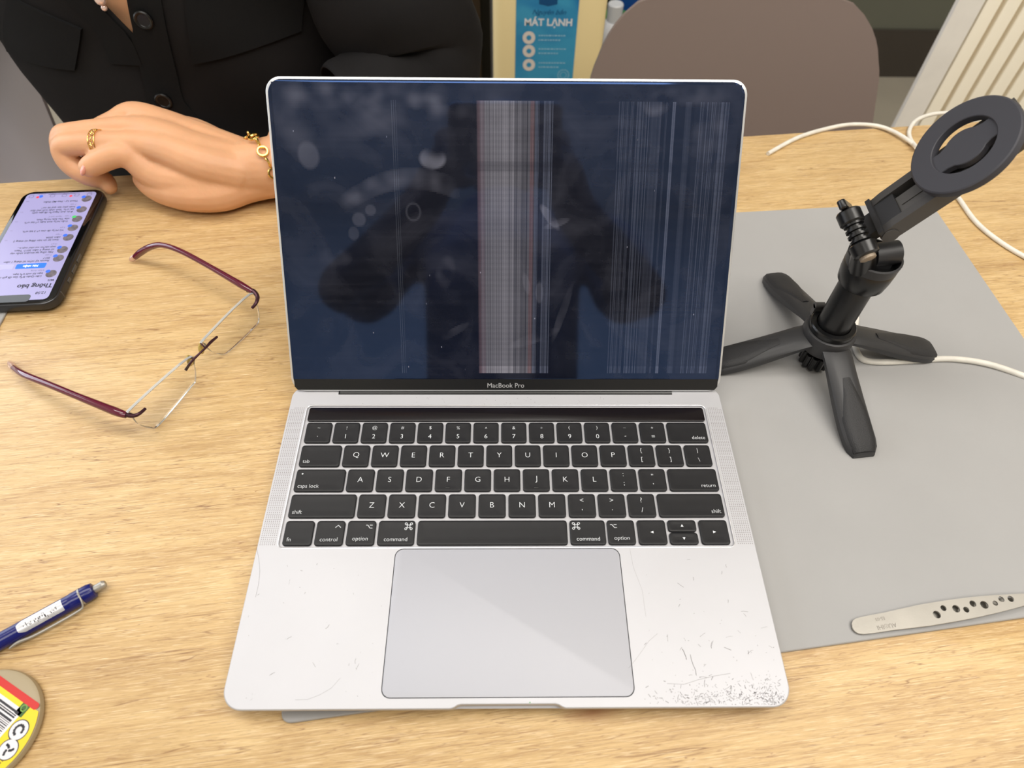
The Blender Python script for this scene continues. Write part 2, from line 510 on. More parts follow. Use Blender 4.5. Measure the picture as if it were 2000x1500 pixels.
# bright frame around the key well
fr = MB()
fo = rrect(280.2, 106.6, 4, 5, 0, 143.0); fi = rrect(278.6, 105, 3.2, 5, 0, 143.0)
n = len(fo)
fr.add([(p[0], p[1], .02) for p in fo] + [(p[0], p[1], .2) for p in rrect(279.4, 105.8, 3.6, 5, 0, 143.0)] + [(p[0], p[1], .02) for p in fi],
       [(k * n + i, k * n + (i + 1) % n, (k + 1) * n + (i + 1) % n, (k + 1) * n + i) for k in range(2) for i in range(n)])
obj('keyboard_frame', fr, M_edge, base)
# touch strip
def strip_mat():
    m = mat('touch_strip_glass', (24, 20, 22), .22, spec=.3)
    return m
obj('touch_bar', MB().rbox(275.4, 11.2, 1.6, -1.2, .1, .25, 0, 188.1), strip_mat(), lap, label='glossy black touch strip above the number keys')
# keys
KEYM = {}
def key_mesh(w, h):
    k = (round(w, 1), round(h, 1))
    if k not in KEYM:
        mb = MB(); rings = []
        for z, ins, r in [(-1.25, 0, 1.8), (.12, 0, 1.8), (.36, .12, 1.7), (.46, .42, 1.5), (.44, 1.4, 1.4), (.32, 3.2, 1.2), (.28, 5.5, .9)]:
            rings.append([(x, y, z) for x, y in rrect(w - 2 * ins, h - 2 * min(ins, h / 2 - 1.2), r, 3)])
        mb.loft(rings)
        me = mesh('key', mb, M_key, 80); KEYM[k] = me
    return KEYM[k]
KW, KH = 17.3, 16.2
def cmd_sym(mb, cx, cy, s, z):
    w = s * .07
    for dx, dy in ((-1, -1), (1, -1), (1, 1), (-1, 1)):
        o_ = circle(s * .17, 10, cx + dx * s * .33, cy + dy * s * .33); i_ = circle(s * .17 - w, 10, cx + dx * s * .33, cy + dy * s * .33)
        mb.add([(p[0], p[1], z) for p in o_ + i_], [(i, (i + 1) % 10, 10 + (i + 1) % 10, 10 + i) for i in range(10)])
    for dx in (-1, 1):
        x = cx + dx * s * .165
        mb.add([(x - w / 2, cy - s * .33, z), (x + w / 2, cy - s * .33, z), (x + w / 2, cy + s * .33, z), (x - w / 2, cy + s * .33, z)], [(0, 1, 2, 3)])
        y = cy + dx * s * .165
        mb.add([(cx - s * .33, y - w / 2, z), (cx + s * .33, y - w / 2, z), (cx + s * .33, y + w / 2, z), (cx - s * .33, y + w / 2, z)], [(0, 1, 2, 3)])
def seg(mb, x0, y0, x1, y1, w, z):
    d = Vector((x1 - x0, y1 - y0)).normalized(); nx, ny = -d.y * w / 2, d.x * w / 2
    mb.add([(x0 + nx, y0 + ny, z), (x0 - nx, y0 - ny, z), (x1 - nx, y1 - ny, z), (x1 + nx, y1 + ny, z)], [(0, 1, 2, 3)])
def add_text(mb, s, cx, cy, z, **k):
    t = text_mb(s, **k); mb.add([(v.x + cx, v.y + cy, v.z + z) for v in t.v], t.f)
def key(cx, cy, w, legend, h=KH):
    """legend: ('c', 'Q') centre, ('2','~','`') two rows, ('l'/'r', 'tab') corner word"""
    k = inst('key', key_mesh(w, h), lap, (cx, cy, 0))
    mb = MB(); z = .52
    if legend[0] == 'c': add_text(mb, legend[1], 0, .4, z, size=5.5, align='C', bold=-.014)
    elif legend[0] == '2':
        add_text(mb, legend[1], 0, 3.6, z, size=legend[3] if len(legend) > 3 else 4.0, align='C', bold=-.012)
        add_text(mb, legend[2], 0, -3.2, z, size=legend[4] if len(legend) > 4 else 4.9, align='C', bold=-.012)
    elif legend[0] == 'l': add_text(mb, legend[1], -w / 2 + 2.4, -h / 2 + 2.6, z, size=3.7, align='L', bold=-.012)
    elif legend[0] == 'r': add_text(mb, legend[1], w / 2 - 2.2, -h / 2 + 2.6, z, size=3.7, align='R', bold=-.012)
    elif legend[0] == 'm': # modifier: word centred low, symbol
        add_text(mb, legend[1], 0, -4.3, z, size=3.7, align='C', maxw=w - 2.2, bold=-.012)
        sx = (w / 2 - 4) * legend[3]
        if legend[2] == 'cmd': cmd_sym(mb, sx, 4.2, 5, z)
        elif legend[2] == 'opt':
            seg(mb, sx - 2, 5, sx - .9, 5, .35, z); seg(mb, sx - .9, 5, sx + .5, 3, .35, z); seg(mb, sx + .5, 3, sx + 2, 3, .35, z); seg(mb, sx + .2, 5, sx + 2, 5, .35, z)
        elif legend[2] == 'ctl': seg(mb, sx - 1.7, 3.4, sx, 5, .35, z); seg(mb, sx, 5, sx + 1.7, 3.4, .35, z)
    elif legend[0] == 'a':
        d = {'L': [(-1.1, 0), (.8, .85), (.8, -.85)], 'R': [(1.1, 0), (-.8, -.85), (-.8, .85)], 'U': [(0, 1.0), (-.9, -.7), (.9, -.7)], 'D': [(0, -1.0), (.9, .7), (-.9, .7)]}[legend[1]]
        tri = [(x, y, z - .1) for x, y in d]; mb.add(tri, [(0, 1, 2)] if ((d[1][0]-d[0][0])*(d[2][1]-d[0][1])-(d[1][1]-d[0][1])*(d[2][0]-d[0][0])) > 0 else [(2, 1, 0)])
    if legend[0] == 'caps' or (legend[0] == 'l' and legend[1] == 'caps lock'):
        mb.add([(x, y, z) for x, y in circle(.55, 10, -w / 2 + 4, 4.6)], [tuple(range(10))])
    if mb.v:
        me = mesh('legend', mb, M_print, flat=True)
        inst('legend', me, k, (cx, cy, 0))
    if legend[-1] == 'bump':
        inst('ridge', mesh('ridge', MB().rbox(3.2, .7, .3, .3, .62, .08, 0, -5.6), M_blackp), k, (cx, cy, 0))
    return k
YR = [172.9, 154.6, 136.3, 118.0, 99.7]
row = [('~', '`'), ('!', '1'), ('@', '2'), ('#', '3'), ('$', '4'), ('%', '5'), ('^', '6'), ('&', '7'), ('*', '8'), ('(', '9'), (')', '0'), ('_', '-'), ('+', '=')]
for i, (a, b) in enumerate(row): key(-128.4 + 19 * i, YR[0], KW, ('2', a, b, 3.6, 4.9))
key((110.0 + 137) / 2, YR[0], 27, ('r', 'delete'))
key(-(137.2 + 110.6) / 2, YR[1], 26.6, ('l', 'tab'))
for i, c in enumerate('QWERTYUIOP'): key(-100.3 + 19 * i, YR[1], KW, ('c', c))
for i, (a, b) in enumerate([('{', '['), ('}', ']'), ('|', '\\')]): key(-100.3 + 19 * (10 + i), YR[1], KW, ('2', a, b, 4.3, 4.3))
key(-(137.2 + 105.4) / 2, YR[2], 31.8, ('l', 'caps lock'))
for i, c in enumerate('ASDFGHJKL'):
    key(-95.2 + 19 * i, YR[2], KW, ('c', c, 'bump') if c in 'FJ' else ('c', c))
for i, (a, b) in enumerate([(':', ';'), ('"', ',')]): key(-95.2 + 19 * (9 + i), YR[2], KW, ('2', a, b, 5, 5))
key((105.2 + 137.2) / 2, YR[2], 32, ('r', 'return'))
key(-(137.2 + 95.9) / 2, YR[3], 41.3, ('l', 'shift'))
for i, c in enumerate('ZXCVBNM'): key(-85.7 + 19 * i, YR[3], KW, ('c', c))
for i, (a, b) in enumerate([('<', ','), ('>', '.'), ('?', '/')]): key(-85.7 + 19 * (7 + i), YR[3], KW, ('2', a, b, 5, 5))
key((95.7 + 137.2) / 2, YR[3], 41.5, ('r', 'shift'))
key(-128.4, YR[4], 17.6, ('l', 'fn'))
key(-109.3, YR[4], 17.4, ('m', 'control', 'ctl', 1))
key(-90.2, YR[4], 17.4, ('m', 'option', 'opt', 1))
key(-68.5, YR[4], 22.6, ('m', 'command', 'cmd', 1))
key(-9.3, YR[4], 92.6, ('n',))
key(49.6, YR[4], 22.0, ('m', 'command', 'cmd', -1))
key(70.4, YR[4], 17.0, ('m', 'option', 'opt', -1))
key(89.5, YR[4], 17.6, ('a', 'L'))
key(108.7, YR[4] + 4.2, 17.6, ('a', 'U'), 7.8)
key(108.7, YR[4] - 4.2, 17.6, ('a', 'D'), 7.8)
key(128.2, YR[4], 17.6, ('a', 'R'))
# speaker holes
for sx in (-1, 1):
    mb = MB()
    for i in range(8):
        for j in range(86):
            x = sx * (141.6 + i * 1.25); y = 92.2 + j * 1.19
            if i > 5 and j > 84: continue
            r = .3
            mb.add([(x + r * math.cos(a * math.pi / 3), y + r * math.sin(a * math.pi / 3), .03) for a in range(6)], [tuple(range(6))])
    obj('speaker_grille', mb, mat('speaker_hole', (120, 112, 112), .8), lap, kind='stuff', flat=True)
# wear on the palm rest
mb = MB()
def scratch(x, y, L, a, w):
    pts = []; k = 4; cx, cy = x, y; b = a
    for i in range(k):
        x2 = cx + L / k * math.cos(b); y2 = cy + L / k * math.sin(b)
        seg(mb, cx, cy, x2, y2, w, .03); cx, cy = x2, y2; b += random.uniform(-.35, .35)
cnt = 0
while cnt < 430:
    x = 148 - abs(random.gauss(0, 34)); y = .9 + abs(random.gauss(0, 5.5))
    if x < 72 or y > 45 or (x > 141 and y < 1 + (11 - math.sqrt(max(121 - (x - 141) ** 2, 0)))): continue
    if random.random() > .25 + .75 * (math.exp(-((x - 105) / 25) ** 2) + math.exp(-((x - 143) / 9) ** 2)): continue
    L = random.choice([.4, .4, .5, .6, .8, 1.2, 2])
    scratch(x, y, L, random.uniform(0, math.pi), random.uniform(.12, .28)); cnt += 1
for k in range(90):
    x = random.uniform(76, 150); y = abs(random.gauss(0, 30)) + 2
    if y > 85 or (x > 140 and y < 6): continue
    scratch(x, y, random.choice([.4, .6, 2, 4]), random.uniform(0, math.pi), random.uniform(.08, .22))
for k in range(36):
    x = random.uniform(-149, -72); y = random.uniform(3, 86)
    if x < -140 and y < 8: continue
    scratch(x, y, random.choice([.3, .5, 1.2, 3]), random.uniform(0, math.pi), random.uniform(.08, .2))
for k in range(40):
    scratch(random.uniform(-115, 115), random.uniform(196.6, 203), random.choice([.3, .5]), random.uniform(0, 3), .2)
for (x, y, L, a, w) in [(97, 30, 6, -1.1, .3), (101, 27, 11, -1.5, .25), (86, 12, 36, -.05, .12), (-146, 60, 32, 1.56, .12), (66, 20, 26, .8, .08), (-113, 5, 26, .02, .1), (79, 48, 60, 1.58, .07)]:
    scratch(x, y, L, a, w)
obj('wear_marks', mb, M_scr, base, kind='stuff', flat=True)
obj('led_speck', MB().add([(x, y, .04) for x, y in circle(.35, 8, 11.5, 3)], [tuple(range(8))]), mat('green_speck', (60, 160, 70), .5), base)

# lid: local frame  x along, y up the lid, z = outward normal toward the viewer
LF = frame((0, HY, 0), (1, 0, 0), (0, math.cos(TH), math.sin(TH)), (0, -math.sin(TH), math.cos(TH)))
LL = 206.7
def lid_outline(ins, b0):
    pts = []
    def arc(cx, cy, r, a0, a1, n=10):
        for i in range(n + 1):
            a = math.radians(a0 + (a1 - a0) * i / n); pts.append((cx + r * math.cos(a), cy + r * math.sin(a)))
    x1 = 152 - ins; y1 = LL - ins; y0 = b0 + ins; r = 9.5 - ins * .5
    arc(-x1 + r, y0 + r, r, 180, 270); arc(x1 - r, y0 + r, r, 270, 360); arc(x1 - r, y1 - r, r, 0, 90); arc(-x1 + r, y1 - r, r, 90, 180)
    return pts
mb = MB(LF)
mb.loft([[(x, y, z) for x, y in lid_outline(i, 1.5)] for z, i in [(-4.6, 9), (-4.3, 4), (-3.4, 1.2), (-2.2, .2), (-1, 0), (-.25, .05), (0, .35)]])
lid = obj('lid_shell', mb, mat('lid_aluminium', (222, 224, 226), .35, .7), lap, sharp=40)
mb = MB(LF)
mb.loft([[(x, y, z) for x, y in lid_outline(i, 1.5)] for z, i in [(.0, 1.5), (.25, 1.5), (.4, 1.65)]])
def screen_shader(name, attr):
    m, t, b = nt(name)
    N = t.nodes.new; L = t.links.new
    out = t.nodes['Material Output']; t.nodes.remove(b)
    gl = N('ShaderNodeBsdfGlossy'); gl.inputs['Roughness'].default_value = .045; gl.inputs['Color'].default_value = SCR_TINT
    gl2 = N('ShaderNodeBsdfGlossy'); gl2.inputs['Roughness'].default_value = .5; gl2.inputs['Color'].default_value = (.006, .007, .012, 1)
    df = N('ShaderNodeBsdfDiffuse'); df.inputs['Color'].default_value = (.003, .003, .004, 1)
    sm = N('ShaderNodeBsdfDiffuse'); sm.inputs['Color'].default_value = (.30, .31, .40, 1)
    a1 = N('ShaderNodeAddShader'); L(gl.outputs[0], a1.inputs[0]); L(df.outputs[0], a1.inputs[1])
    a2 = N('ShaderNodeAddShader'); L(a1.outputs[0], a2.inputs[0]); L(gl2.outputs[0], a2.inputs[1])
    tc = N('ShaderNodeTexCoord'); n1 = N('ShaderNodeTexNoise'); n1.inputs['Scale'].default_value = 22; n1.inputs['Detail'].default_value = 5; n1.inputs['Distortion'].default_value = 1.5
    L(tc.outputs['Object'], n1.inputs['Vector'])
    mr = N('ShaderNodeMapRange'); mr.inputs[1].default_value = .45; mr.inputs[2].default_value = .8; mr.inputs[3].default_value = 0; mr.inputs[4].default_value = .05
    L(n1.outputs['Fac'], mr.inputs[0])
    fac = mr.outputs[0]
    if attr:
        at_ = N('ShaderNodeAttribute'); at_.attribute_name = 'smudge'
        ad = N('ShaderNodeMath'); ad.operation = 'ADD'; L(fac, ad.inputs[0]); L(at_.outputs['Fac'], ad.inputs[1]); fac = ad.outputs[0]
    mx = N('ShaderNodeMixShader'); L(fac, mx.inputs[0]); L(a2.outputs[0], mx.inputs[1]); L(sm.outputs[0], mx.inputs[2])
    last = mx.outputs[0]
    if attr:
        ac = N('ShaderNodeAttribute'); ac.attribute_name = 'lines'
        em = N('ShaderNodeEmission'); em.inputs['Strength'].default_value = 1.0; L(ac.outputs['Color'], em.inputs['Color'])
        a3 = N('ShaderNodeAddShader'); L(last, a3.inputs[0]); L(em.outputs[0], a3.inputs[1]); last = a3.outputs[0]
    L(last, out.inputs['Surface'])
    return m
SCR_TINT = (.018, .036, .092, 1)
glass = obj('screen_glass', mb, screen_shader('screen_cover_glass', False), lap, sharp=40)
# chin strip
mb = MB(LF); mb.add([(x, y, .43) for x, y in [(-148, 2.6), (148, 2.6), (150, 5), (150, 10.6), (-150, 10.6), (-150, 5)]], [(0, 1, 2, 3, 4, 5)])
obj('chin_strip', mb, M_bezel, glass)
tm = text_mb('MacBook Pro', width=26.0, align='C', z=.5, m=LF @ Matrix.Translation((-.8, 6.0, 0)))
obj('lettering', tm, M_logo, glass, flat=True)
# display panel: columns of pixels
X0, X1, B0, B1 = -148.0, 148.0, 11.0, 203.5
NX, NY = 900, 190
xs = np.linspace(X0, X1, NX + 1); bs = np.linspace(B0, B1, NY + 1)
xc = (xs[:-1] + xs[1:]) / 2; bc = (bs[:-1] + bs[1:]) / 2
colr = np.zeros((NY, NX, 3)); 
inband = (bc > 15.5) & (bc < 193.5)
def put(c0, c1, fn):
    for i in np.where((xc > c0) & (xc < c1))[0]:
        colr[inband, i] = fn(xc[i])
g = rng.random(NX)
def central(x):
    i = int((x - X0) / (X1 - X0) * NX)
    t = (x + 19.6) / 48.5
    env = .16 + .30 * math.exp(-((t - .33) / .3) ** 2)
    v = env * (.35 + .95 * g[i])
    c = np.array([1.0, .93, 1.0]) * v
    if t < .035: c = np.array([.16, .10, .11]) * (.6 + .8 * g[i])
    elif t < .1: c = np.array([.34, .27, .30]) * (.5 + .8 * g[i])
    if .70 < t < .76: c = np.array([.30, .18, .18]) * (.4 + g[i])
    if t > .77: c = np.array([.07, .075, .10]) * (.1 + 2.6 * (g[i] > .5) * g[i])
    if .83 < t < .88: c = np.array([.01, .012, .02])
    return c * .33
put(-19.6, 29, central)
colr[:, (xc > -75) & (xc < -73.4)] = 0
for xl, w, v in [(-73.6, .45, .05), (-72.2, .45, .045), (-70.9, .35, .03)]: put(xl - w / 2, xl + w / 2, lambda x: np.array([.8, .85, 1]) * v)
def right(x):
    i = int((x - X0) / (X1 - X0) * NX)
    a = .0
    if 70.5 < x < 92: a = .05 * (g[i] > .45)
    elif 92 < x < 97: a = .028
    elif 97 < x < 103: a = .055 * (g[i] > .5)
    elif 105 < x < 107: a = .11
    elif 113 < x < 117: a = .03
    elif 119 < x < 141.5: a = .062 * (g[i] > .62) + .008
    return np.array([.75, .8, 1.05]) * a * (.45 + .5 * g[(i * 7) % NX]) * (1.0 if x < 118 else .9)
put(70.5, 141.5, right)
# row variation, bright foot of every band, a few dark horizontal bars
rowm = np.where(bc < 20.5, 1.6, 1.0) * (1 + .06 * np.sin(bc * 1.7))
rowm = rowm * np.where(np.abs(bc - 154) < 3, .7, 1) * np.where(bc < 120, .88, 1)
colr *= rowm[:, None, None]
# smudges
XX, BB = np.meshgrid(xc, bc)
sm = np.zeros((NY, NX))
def nz(sx, sy, seed):
    return np.array([[noise.noise(Vector((x * sx + seed, b * sy, seed * .3))) for x in xc[::3]] for b in bc])
n1 = np.repeat(nz(.10, .10, 3), 3, axis=1)[:, :NX]; n2 = np.repeat(nz(.03, .035, 9), 3, axis=1)[:, :NX]; n3 = np.repeat(nz(.018, .55, 15), 3, axis=1)[:, :NX]
def ell(cx, cb, rx, ry, ang, amp, ns=None, soft=.25, ring=False):
    a = math.radians(ang); dx = XX - cx; dy = BB - cb
    u = (dx * math.cos(a) + dy * math.sin(a)) / rx; v = (-dx * math.sin(a) + dy * math.cos(a)) / ry
    r = np.sqrt(u * u + v * v)
    m = np.clip((1 - r) / soft, 0, 1)
    if ring: m = np.exp(-((r - .9) / .12) ** 2)
    if ns is not None: m = m * np.clip(.6 + 1.3 * ns, 0, 1.6)
    return amp * m
sm += ell(-48.4, 158.5, 9.5, 7.5, 0, .16, n1)
sm += ell(-128, 160, 7.5, 9.5, 10, .07)
sm += ell(-133, 180, 18, 30, 25, .05, n2, .6) + ell(-120, 196, 26, 10, 0, .07, n1, .6)
sm += ell(-50, 190, 26, 9, -10, .07, n1, .6) + ell(-82, 192, 18, 8, 20, .07, n1, .6)
sm += ell(-100, 178, 50, 10, 6, .045, n2, .6)
# arc swipe
arcb = 152 - ((XX + 62) / 42) ** 2 * 14 + 0
sm += .085 * np.clip(1 - np.abs(BB - arcb + 6) / 7, 0, 1) ** .5 * ((XX > -112) & (XX < -30)) * np.clip(.8 + 1.2 * n1, .2, 1.6) * np.clip((XX + 112) / 14, 0, 1) * np.clip((-30 - XX) / 16, 0, 1)
sm += ell(-98, 120, 5, 5, 0, .06) + ell(-90, 126, 4, 4, 0, .05) + ell(-62, 125, 5, 6, 0, .05, None, .25, True) + ell(-102, 111, 4, 5, 0, .04)
sm += ell(28, 122, 3.2, 11, 38, .09, n1) + ell(33, 118, 10, 2.6, 20, .07, n1)
sm += ell(13, 78, 2.6, 8, 12, .05) + ell(22, 72, 3, 8, 0, .06) + ell(38, 58, 3, 22, -18, .04, n1) + ell(18, 40, 20, 4, 20, .05, n1)
sm += ell(-42, 85, 7, 14, -15, .035, n1, .5) + ell(-36, 45, 12, 3, 30, .04, n1) + ell(-115, 95, 12, 8, 0, .03, n1, .5)
sm += ell(95, 192, 10, 8, 20, .08, n1, .5) + ell(130, 175, 14, 26, -10, .035, n1, .6) + ell(118, 197, 30, 7, 0, .05, n1, .6)
sm += .022 * np.clip((BB - 150) / 50, 0, 1) * np.clip(.7 + 1.5 * n1, 0, 2) * np.clip((-XX + 40) / 80, .3, 1)
sm += .004 * np.clip(.3 + 2 * n3, 0, 1.5)
for k in range(60):
    sm += ell(random.uniform(-140, 140), random.uniform(15, 200), .4, .4, 0, .5, None, .5) if k % 3 == 0 else 0
sm = np.clip(sm * 1.45, 0, .6)
verts = []
for b in bs:
    for x in xs:
        verts.append((x, b, .46))
arr = np.array(verts)
LFn = np.array(LF)
wv = arr @ LFn[:3, :3].T + LFn[:3, 3] - np.array([0, 100, TZ + 3])
idx = np.arange((NX + 1) * (NY + 1)).reshape(NY + 1, NX + 1)
q = np.stack([idx[:-1, :-1], idx[:-1, 1:], idx[1:, 1:], idx[1:, :-1]], -1).reshape(-1, 4)
me = bpy.data.meshes.new('display')
me.vertices.add(len(wv)); me.vertices.foreach_set('co', (wv * S).ravel())
me.loops.add(q.size); me.loops.foreach_set('vertex_index', q.ravel().astype(np.int32))
me.polygons.add(len(q)); me.polygons.foreach_set('loop_start', (np.arange(len(q)) * 4).astype(np.int32))
me.update(calc_edges=True)
ca = me.attributes.new('lines', 'FLOAT_COLOR', 'FACE')
ca.data.foreach_set('color', np.concatenate([colr, np.ones((NY, NX, 1))], -1).reshape(-1).astype(np.float32))
sa = me.attributes.new('smudge', 'FLOAT', 'FACE'); sa.data.foreach_set('value', sm.reshape(-1).astype(np.float32))
me.materials.append(screen_shader('faulty_display', True))
inst('display', me, lap, (0, 100, TZ + 3), label='dark blue display with vertical fault lines and smears')
# hinge cylinder and clutch cover
obj('hinge_cover', MB().tube([(-118.5, HY + 1.6, -2.4), (118, HY + 1.6, -2.4)], 3.3, 16), M_blackp, lap)

# ------------------------------------------------------------------ tripod
TRC = Vector((236, 248, 0))
trip = thing('mini_tripod', (236, 248, TZ + 3), 'black four legged mini tripod holding a round phone mount on the grey mat', 'tripod')
FT = TZ + 3
def leg_mesh(foot, z_hub, lift=0):
    f = Vector((foot[0], foot[1], FT)); c = TRC.copy()
    d = Vector((f.x - c.x, f.y - c.y, 0)); L = d.length; d.normalize()
    side = Vector((-d.y, d.x, 0))
    shell = MB(); pad = MB()
    prof = [(.13, 31, 27, 10), (.22, 30, 25, 10.5), (.36, 26, 19, 10.5), (.55, 20, 11.5, 11), (.75, 13.5, 5, 11.5), (.9, 9.5, 1.5, 11.2), (.98, 6.5, .2, 9.5), (1.0, 3.5, .1, 7.5)]
    def ring(t, zt, zb, hw, k=0):
        p = c + d * (L * t); out = []
        for sx, zz in ((-1, zb), (-1.0, zb + (zt - zb) * .55), (-.78, zt - .9), (-.4, zt), (.4, zt), (.78, zt - .9), (1.0, zb + (zt - zb) * .55), (1, zb)):
            out.append(p + side * (sx * hw) + Vector((0, 0, FT + zz)))
        return out
    P = [(t, a, b, w) for t, a, b, w in prof]
    ts = np.linspace(.13, 1, 16); A = np.array(P)
    shell.loft([ring(t, np.interp(t, A[:, 0], A[:, 1]), np.interp(t, A[:, 0], A[:, 2]), np.interp(t, A[:, 0], A[:, 3])) for t in ts])
    rr = []
    for t in np.linspace(.42, .985, 12):
        zt = np.interp(t, A[:, 0], A[:, 1]) + .7; hw = np.interp(t, A[:, 0], A[:, 3]) * (.25 + .62 * min(1, (t - .40) / .3))
        p = c + d * (L * t)
        rr.append([p + side * (sx * hw) + Vector((0, 0, FT + zt + dz)) for sx, dz in ((-1, -2.6), (-.85, -.5), (-.4, 0), (.4, 0), (.85, -.5), (1, -2.6))])
    pad.loft(rr)
    return shell, pad
for ft in ((225, 337), (152, 241), (246, 160), (330, 254)):
    sh, pd = leg_mesh(ft, 40)
    lg = obj('leg', sh, M_plast, trip, sharp=40)
    obj('rubber_pad', pd, M_rubber, lg, sharp=60)
T0 = Matrix.Translation((236, 248, FT))
mb = MB(T0); mb.lathe([(13, 18), (17, 19), (18.5, 22), (18.5, 33), (17.6, 35), (16, 35.6)], 40)
obj('hub', mb, M_plast, trip)
mb = MB(T0); mb.ringlathe([(12.2, 35.5), (16.2, 35.5), (16.2, 39.5), (15.4, 40.6), (12.2, 40.6)], 8 * 5)
obj('locking_collar', mb, M_blackp, trip)
mb = MB(T0 @ Matrix.Translation((-8.5, 13.5, 40))); mb.box(-3.4, 3.4, -2, 2, -4, 5); mb.tube([(-3.4, 0, 5), (3.4, 0, 5)], 2.4, 12)
obj('release_latch', mb, M_plast2, trip)
mb = MB(T0); 
prof = []
for k in range(12):
    a = 2 * math.pi * k / 12
    mb.tube([(9.5 * math.cos(a) - 2, 9.5 * math.sin(a) - 4, 3), (9.5 * math.cos(a) - 2, 9.5 * math.sin(a) - 4, 15)], 2.2, 8)
mb.add([(v[0] - 2, v[1] - 4, v[2]) for v in [(9.5 * math.cos(2 * math.pi * k / 24), 9.5 * math.sin(2 * math.pi * k / 24), z) for z in (3.5, 14.5) for k in range(24)]],
       [(k, (k + 1) % 24, 24 + (k + 1) % 24, 24 + k) for k in range(24)] + [tuple(reversed(range(24))), tuple(range(24, 48))])
obj('adjustment_knob', mb, M_blackp, trip)
mb = MB(T0 @ Matrix.Translation((0, 0, 36))); mb.lathe([(11.6, 0), (11.6, 50), (11, 52)], 36)
obj('pole', mb, M_blackp, trip)
# clamp head
CH = Matrix.Translation((237.5, 248.5, FT + 84))
mb = MB(CH)
def half_cup(r0, r1, z0, z1):
    pass
mb.lathe([(14.6, -2), (15.4, -1), (16.4, 6), (16.8, 14), (16.4, 15)], 36)
obj('clamp_collar', mb, M_blackp, trip)
mb = MB(CH @ Matrix.Translation((0, 0, 14)))
mb.ringlathe([(14.6, 0), (16.6, 0), (17.2, 7), (15.8, 7.4)], 36)
obj('clamp_lip', mb, M_plast, trip)
# pivot barrel across x
mb = MB(CH); mb.tube([(-2, 0, 21), (13.5, 1, 23)], 7.8, 24); mb.box(-6, 10, -6, 6, 12, 19)
obj('pivot_barrel', mb, M_plast, trip)
# thumb screw seen at the left: a ribbed shaft running away and up, knurled nut facing the viewer
sc0 = Vector(aty(1690, 492, 236)); sc1 = Vector(aty(1654, 410, 262))
print('screw', sc0, sc1)
dd = (sc1 - sc0).normalized(); aa = dd.orthogonal().normalized(); bb2 = dd.cross(aa)
SF = frame(sc0, aa, bb2, dd); Ls = (sc1 - sc0).length
mb = MB(SF); mb.lathe([(5.5, -3), (7.6, -2), (7.9, 5), (6.5, 6), (5.2, 6.5)], 24)
obj('screw_boss', mb, M_blackp, trip)
lg_ = MB(); lg_.tube([tuple(sc0 + dd * 2), (233, 246, FT + 92)], [6.5, 9], 16); lg_.tube([tuple(sc0 + dd * 12), tuple(Vector((236, 250, FT + 104)))], [4, 6], 12)
obj('clamp_lug', lg_, M_blackp, trip)
mb = MB(SF); pr_ = [(4.6, 5)]
z = 6.5
while z < Ls - 10:
    pr_ += [(4.6, z), (6.1, z + .4), (6.1, z + 1.9), (4.6, z + 2.3)]; z += 3.7
pr_ += [(4.6, Ls - 8)]
mb.lathe(pr_, 20); obj('screw_shaft', mb, M_blackp, trip)
mb = MB(SF); mb.lathe([(6.6, Ls - 10), (7.4, Ls - 9), (7.4, Ls - 2), (6.6, Ls - 1)], 24)
mb.rbox(5, 20, 2, Ls - 1, Ls + 5, .8)
obj('thumb_screw', mb, M_blackp, trip)
mb = MB(SF @ Matrix.Translation((0, 0, -5.5))); mb.lathe([(3.6, 0), (4.8, .6), (4.8, 3)], 12)
obj('knurled_nut', mb, mat('dull_nickel', (165, 150, 132), .5, .5, bump=1.0, bscale=1500), trip, label='dull metal knurled nut')
# arm frame: A up the arm, N toward the viewer
RCN = Vector((256.5, 257.7, 167.8))
Nn = Vector((-.84, -.02, .54)).normalized()
_J = Vector(onplane(1708, 440, tuple(RCN - Nn * 14), np.array(Nn)))
Aa = (RCN - Nn * 14 - _J); ARML = Aa.length; Aa.normalize()
print('arm length', ARML, 'joint', _J)
Bb = Aa.cross(Nn)
AF = frame(RCN, Bb, Aa, Nn)
mb = MB(AF)
mb.ringlathe([(17.0, -3.0), (17.2, -.4), (17.6, 0), (28.4, 0), (29.2, -.5), (29.5, -1.4), (29.5, -4.6), (29, -5.2), (28, -5.4), (17.4, -5.4), (17, -5)], 72)
obj('mount_ring', mb, M_ringm, trip, sharp=30, label='round dark grey magnetic phone mount ring')
# cross bar with a wide middle, set back
def bar_out():
    pts = []
    w0 = 6.8; R0 = 11.6
    y = math.sqrt(R0 * R0 - w0 * w0)
    right_ = [(w0, -18.4), (w0, -y - 2.5), (w0 + .6, -y - .6)]
    a0 = math.degrees(math.atan2(-y, w0))
    for k in range(13):
        a = math.radians(a0 + 6 + (-2 * a0 - 12) * k / 12); right_.append((R0 * math.cos(a), R0 * math.sin(a)))
    right_ += [(w0 + .6, y + .6), (w0, y + 2.5), (w0, 18.4)]
    return right_ + [(-x, y) for x, y in reversed(right_)]
mb = MB(AF); mb.prism(bar_out(), -6.2, -1.6, .4)
obj('cross_bar', mb, M_ringm, trip, sharp=22)
